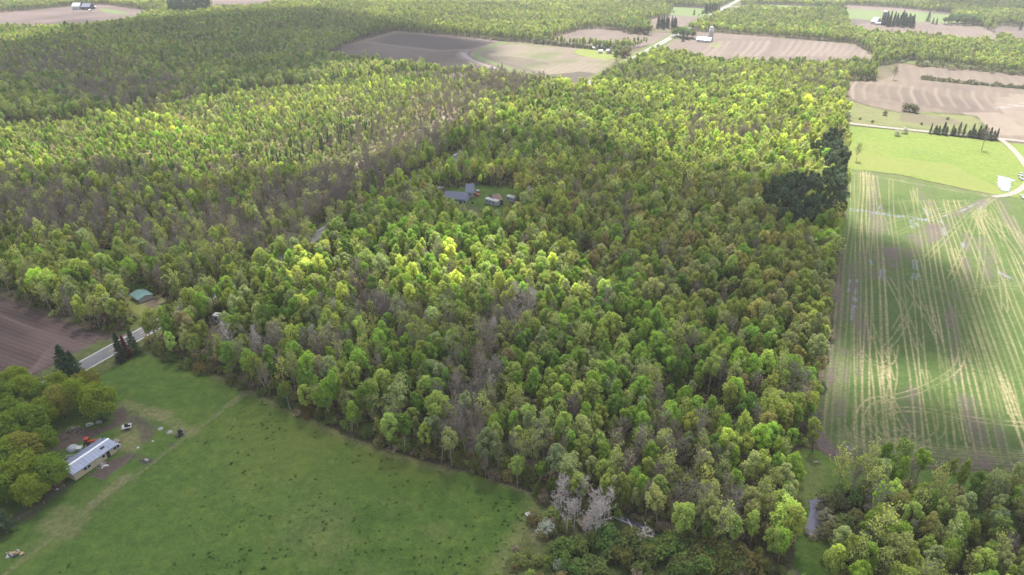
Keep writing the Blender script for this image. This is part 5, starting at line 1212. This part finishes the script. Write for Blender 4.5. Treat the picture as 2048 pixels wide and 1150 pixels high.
# tractor
o = thing('tractor', 'red tractor with a tan front loader behind the long house', 'tractor', (*P(182, 889), 0), math.radians(15))
m = MB(); m.box(-.2, 1.7, -.35, .35, .7, 1.3); bobj('hood', m, [M_RED], o); m = MB(); m.box(-1.1, -.2, -.5, .5, .8, 1.2); m.box(-1.0, -.4, -.3, .3, 1.2, 1.6); bobj('seat_platform', m, [M_RED], o)
m = MB(); [m.tube([(x, y, 1.0), (x, y, 2.2)], [.04, .04], 5) for x in (-1.0, -.3) for y in (-.5, .5)]; m.box(-1.2, -.1, -.6, .6, 2.2, 2.28); bobj('canopy', m, [M_RED], o)
for x, y, r in ((-.8, -.8, .7), (-.8, .8, .7), (1.3, -.6, .42), (1.3, .6, .42)): wheel(o, x, y, r, .35)
m = MB(); m.tube([(.2, -.5, 1.0), (2.2, -.5, .5)], [.06, .06], 5); m.tube([(.2, .5, 1.0), (2.2, .5, .5)], [.06, .06], 5); m.box(2.2, 2.7, -.9, .9, .1, .6); bobj('loader', m, [M_YELO], o)
# brush pile
def pile(name, label, cat, c, rad, n_, mats, hh, sticks=True, seed=1):
    rg = np.random.default_rng(seed); o = thing(name, label, cat, (*c, 0))
    for k, mt in enumerate(mats):
        m = MB()
        for i in range(n_):
            r_ = rad*abs(rg.normal())*.55; th = rg.uniform(0, 6.28); p = np.array((r_*math.cos(th), r_*math.sin(th)*.6, max(.05, hh*(1-r_/rad))*rg.random()))
            if sticks: v = rg.normal(size=3)*np.array((1, 1, .4)); v /= np.linalg.norm(v); m.tube([p-v*.6, p+v*.6], [.05, .03], 4)
            else:
                s = rg.uniform(.12, .4); m.box(p[0]-s, p[0]+s, p[1]-s*.7, p[1]+s*.7, p[2], p[2]+s*.8)
        bobj('branch' if sticks else 'scrap', m, [mt], o)
    return o
pile('brush_pile', 'big heap of cut grey branches on bare soil behind the house', 'brush pile', P(147, 862), 3.2, 110, [M_BARK, M_DBARK], 1.3)
pile('brush_pile', 'smaller heap of dark branches beside the track near the trees', 'brush pile', P(122, 880), 2.2, 60, [M_DBARK, M_WOOD], .8, seed=2)
pile('scrap_pile', 'pile of pale scrap and hay at the lower left corner', 'scrap', P(28, 1110), 1.6, 26, [M_WHITE, M_DARK, M_ORANGE], .6, False, 3)
pile('scrap_pile', 'white and dark scrap strewn at the foot of the yard trees', 'scrap', P(98, 975), 2.6, 24, [M_WHITE, M_DARK, M_RUST], .4, False, 4)
pile('scrap_pile', 'clutter of boards and tubs along the front of the long house', 'scrap', P(205, 932), 2.4, 14, [M_WHITE, M_WOOD], .3, False, 5)
pile('scrap_pile', 'stones and boards in the soil patch by the pasture fence', 'scrap', P(292, 922), 1.3, 12, [M_CONC, M_DARK], .3, False, 6)
pile('scrap_pile', 'yellow and white clutter beside the red tractor', 'scrap', P(170, 893), 1.1, 9, [M_YELO, M_WHITE], .5, False, 7)
# tarp dome, shelters
o = thing('tarp_shelter', 'round grey tarp covered shelter behind the long house', 'shelter', (*P(146, 899), 0)); m = MB(); m.dome(0, 0, 0, 1.5, 1.3, 14, 6); bobj('cover', m, [M_TARP], o, True); m = MB(); m.box(1.2, 2.6, -.8, .5, 0, .9); bobj('side_box', m, [M_WHITE], o)
o = thing('trough', 'white tub lying by the big yard tree', 'tub', (*P(139, 916), 0), .2); m = MB(); m.prism([(-.4, 0), (-.5, .5), (-.42, .5), (-.35, .1), (.35, .1), (.42, .5), (.5, .5), (.4, 0)], -.9, .9); bobj('shell', m, [M_WHITE], o)
shed('small grey board shed under the yard trees', P(70, 984), 1.25, 2.6, 1.6, 1.6, M_WOOD, M_WOOD)
shed('tiny pale hut on the grass beyond the house', P(249, 862), .4, 1.5, 1.3, 1.0, M_WOOD, M_WHITE, 'hut', 'hut')
shed('small open lean-to of dark boards on the pasture fence line', P(356, 874), .65, 1.1, .6, .5, M_WOOD, M_DARK, 'hut', 'hut')
for a, b, lb in ((321,858,'flat grey stone slab on the grass, left of two'), (339,865,'flat grey stone slab by the dry patch, right of two'), (306,883,'white stone beside a bare spot'), (276,896,'small white stone on the worn grass')):
    o = thing('boulder', lb, 'stone', (*P(a, b), 0), R.random()); m = MB(); m.tube([(0, 0, 0), (0, 0, .18), (0, 0, .3)], [.8 if b < 880 else .35, .75 if b < 880 else .3, .4 if b < 880 else .15], 8); bobj('stone_body', m, [M_CONC if b < 880 else M_WHITE], o)
# fences
def fence(label, pts, step=3.5, h=1.15, wires=3, rails=False, name='wire_fence'):
    pts = lerp_pts(pts, step); o = thing(name, label, 'fence', (*pts[0], 0)); q0 = np.array(pts[0])
    pm = MB(); pm.cyl(0, 0, -.1, h, .07 if not rails else .1, 6); pme = pm.mesh('post', [M_WOOD])
    for p in pts: c = link('post', pme, o, (p[0]-q0[0], p[1]-q0[1], 0))
    for k in range(wires):
        m = MB(); z = h*(.35+.3*k); r_ = .012 if not rails else .06
        m.tube([(p[0]-q0[0], p[1]-q0[1], z) for p in pts], [r_]*len(pts), 4); bobj('wire' if not rails else 'rail', m, [M_WIRE if not rails else M_WOOD], o)
    return o
fence('long wire fence crossing the pasture from the forest to the lower left', PP([(503,775),(430,835),(372,874),(300,932),(225,985),(150,1042),(85,1092),(18,1144)]))
fence('short wire fence from the yard trees to the stone slabs', PP([(248,815),(275,838),(318,858),(356,876)]))
fence('low log rail border round the bare garden plot', PP([(265,912),(240,935),(206,962),(180,950),(172,942)]), 3, .45, 1, True, 'rail_fence')
fence('wire fence along the foot of the yard trees', PP([(130,975),(90,1010),(40,1040),(0,1062)]), 4)
fence('short board fence by the pale hut', PP([(247,858),(262,843)]), 1.5, .8, 2, True, 'rail_fence')
for a, b, c_, d_, lb in ((1618,1068,1632,1082,'pale fallen log beside the pond'), (1626,925,1638,926,'short pale log at the head of the grass lane'), (1218,1032,1290,1064,'long bleached fallen trunk along the stream'), (1255,1040,1268,1070,'short fallen trunk leaning by the stream')):
    p, q = np.array(P(a, b)), np.array(P(c_, d_)); o = thing('fallen_log', lb, 'log', (*p, 0)); m = MB(); v = q-p; m.tube([(0, 0, .2), (v[0]*.5+.2, v[1]*.5, .3), (v[0], v[1], .2)], [.17, .13, .06], 6); bobj('trunk', m, [M_WBARK], o)
    m = MB(); [m.tube([(v[0]*f, v[1]*f, .25), (v[0]*f+R.uniform(-1, 1), v[1]*f+R.uniform(-1, 1), .6)], [.05, .02], 4) for f in (.5, .7, .85)]; bobj('branch', m, [M_WBARK], o)
o = thing('hunting_blind', 'small pale board box at the pasture corner', 'box', (*P(1056, 1031), 0), .5); m = MB(); m.box(-.55, .55, -.45, .45, 0, .5); bobj('box_body', m, [M_SILV], o); m = MB(); m.box(-.6, .6, -.5, .5, .503, .56); bobj('lid', m, [M_WHITE], o)

# house in the forest clearing
a = P(886, 402); b = P(935, 404)
building('forest_house', 'large blue-grey shingled house wing with hipped roof in the forest clearing', 'house', P(888, 407), P(930, 410), 9.5, 2.8, 2.0, M_TARP, M_SLATE, [(x, 1.1, 1.0, 1.0) for x in (2, 6, 10, 14)], False, door=8.2)
building('garage', 'steep blue-grey roofed garage joined to the right of the forest house', 'house', P(932, 396), P(947, 396), 11.5, 2.9, 2.6, M_WHITE, M_SLATE, [(1.2, 1.0, 1.0, 1.0), (4.6, 1.0, 1.0, 1.0)], False)
car('white car between the house wing and the garage', 'car', (*P(921, 390), 0), 1.2, M_WHITE)
car('white van parked right of the garage', 'van', (*P(948, 384), 0), .1, M_WHITE, 'parked_van', 5.4)
car('red car parked at the garage corner', 'car', (*P(951, 391), 0), -.4, M_RED)
pile('scrap_pile', 'red and tan clutter beside the garage', 'scrap', P(948, 395), 2.4, 14, [M_RED, M_ORANGE], .7, False, 8)
trailer('long white trailer parked below the brown roofed barn', (*P(973, 407), 0), math.radians(-38), 7.5)
building('small_barn', 'small barn with weathered brown roof between the two trailers', 'barn', P(990, 412), P(1004, 410), 8, 2.8, 1.6, M_WOOD, M_BROWN, [(1.5, .9, 1.0, .8)], True, door=3.2)
trailer('white trailer parked at the right side of the clearing', (*P(1015, 402), 0), math.radians(-35), 5)
car('tan car half hidden under trees right of the clearing', 'car', (*P(1024, 418), 0), -.6, M_ORANGE, sc=.8)
car('white car on the drive left of the forest house', 'car', (*P(880, 379), 0), 1.0, M_WHITE)
# shed with teal roof, camping trailer
building('teal_shed', 'small shed with a teal metal roof in the sunny gap by the road', 'shed', P(263, 597), P(279, 607), 5.0, 1.6, .7, M_WHITE, M_TEAL, [(1.5, .8, .8, .6)], True)
trailer('white camping trailer parked in the wood near the road', (*P(431, 643), 0), math.radians(-10), 5.2)
pile('scrap_pile', 'dark clutter on bare ground in front of the camping trailer', 'scrap', P(436, 657), 1.6, 14, [M_DARK, M_WOOD], .4, False, 9)
for a, b, lb in ((473,652,'white covered boat hidden under trees, left of two'), (494,650,'white cart hidden under trees, right of two')):
    car(lb, 'cart', (*P(a, b), 0), R.random()*3, M_WHITE, 'cart', 3.6)
# vehicles at the glimpse of road
car('white truck on the glimpse of road through the forest', 'truck', (*P(913, 311), 0), ROAD_DIR, M_WHITE, 'white_truck', 5.6, True)
car('white van driving on the far road', 'van', (*P(1357, 60), 0), ROAD_DIR, M_WHITE, 'road_van', 6)
# silage bales by the gravel track
for k, (a, b) in enumerate(((2041,349),(2038,353),(2042,354),(2039,358),(2043,361))):
    o = thing('wrapped_bale', 'white wrapped bale beside the gravel track, %s' % ['farthest up', 'second from top on the left', 'second from top on the right', 'second from bottom', 'nearest the track'][k], 'bale', (*P(a, b), 0), R.random(), 'white bales beside the gravel track')
    m = MB(); m.tube([(-.65, 0, .62), (-.55, 0, .62), (.55, 0, .62), (.65, 0, .62)], [.5, .62, .62, .5], 12); bobj('wrap', m, [M_WHITE], o)
car('white pickup at the right edge below the gravel track', 'car', (*P(2046, 396), 0), 1.3, M_WHITE, 'parked_pickup', 5, True)
# distant farms
def bar(lb, a, b, W_, hw, hr, wall, roof, name='barn', cat='barn', win=True):
    pa, pb = P(*a), P(*b); L = math.hypot(pb[0]-pa[0], pb[1]-pa[1])
    return building(name, lb, cat, pa, pb, W_, hw, hr, wall, roof, [(x, 1.6, 1.4, 1.1) for x in np.arange(2, L-3, 5)] if win else [], False, over=.5)
bar('white barn at the far left field', (145,20), (160,20), 14, 6, 5, M_WHITE, M_SILV)
bar('dark blue barn right of the white barn on the far left field', (164,20), (180,20), 16, 5, 5, M_DARK, M_SLATE)
bar('long low white shed right of the dark blue barn', (182,18), (193,17), 12, 3, 1.5, M_WHITE, M_WHITE, 'farm_shed', 'shed')
bar('tiny white hut in front of the dark blue barn', (178,23), (181,23), 4, 2.4, 1, M_WHITE, M_WHITE, 'farm_shed', 'shed', False)
bar('long white dairy barn with bright roof left of the silo', (1393,84), (1419,86), 10, 3.2, 2.2, M_WHITE, M_SILV)
silo('grey silo with pale dome standing behind the long white barn', *P(1420, 82), 15, 2.6)
silo('dark silo with pale dome beside the far white barn', *P(1765, 50), 17, 2.8, M_DARK)
bar('white round roofed barn left of the dark silo', (1741,48), (1751,49), 14, 4, 5, M_WHITE, M_WHITE)
bar('low pale shed between the far barn and silo', (1752,50), (1763,50), 6, 2.5, 1, M_WHITE, M_SILV, 'farm_shed', 'shed')
bar('long white building at the top of the picture near the far road', (1385,11), (1402,11), 16, 4, 2, M_WHITE, M_WHITE, 'long_shed', 'shed')
bar('blue roofed house on the far green lawn', (1198,99), (1207,101), 9, 3, 2.6, M_WHITE, M_BLUE, 'lawn_house', 'house')
bar('white shed left of the blue roofed house', (1186,100), (1192,100), 6, 2.4, 1.2, M_WHITE, M_WHITE, 'farm_shed', 'shed')
bar('white garage in front of the blue roofed house', (1198,107), (1205,107), 6, 2.6, 1.2, M_WHITE, M_WHITE, 'lawn_garage', 'shed')
bar('narrow pale shed by the trees right of the lawn', (1212,107), (1216,108), 5, 3.4, 1.2, M_WHITE, M_WHITE, 'farm_shed', 'shed', False)
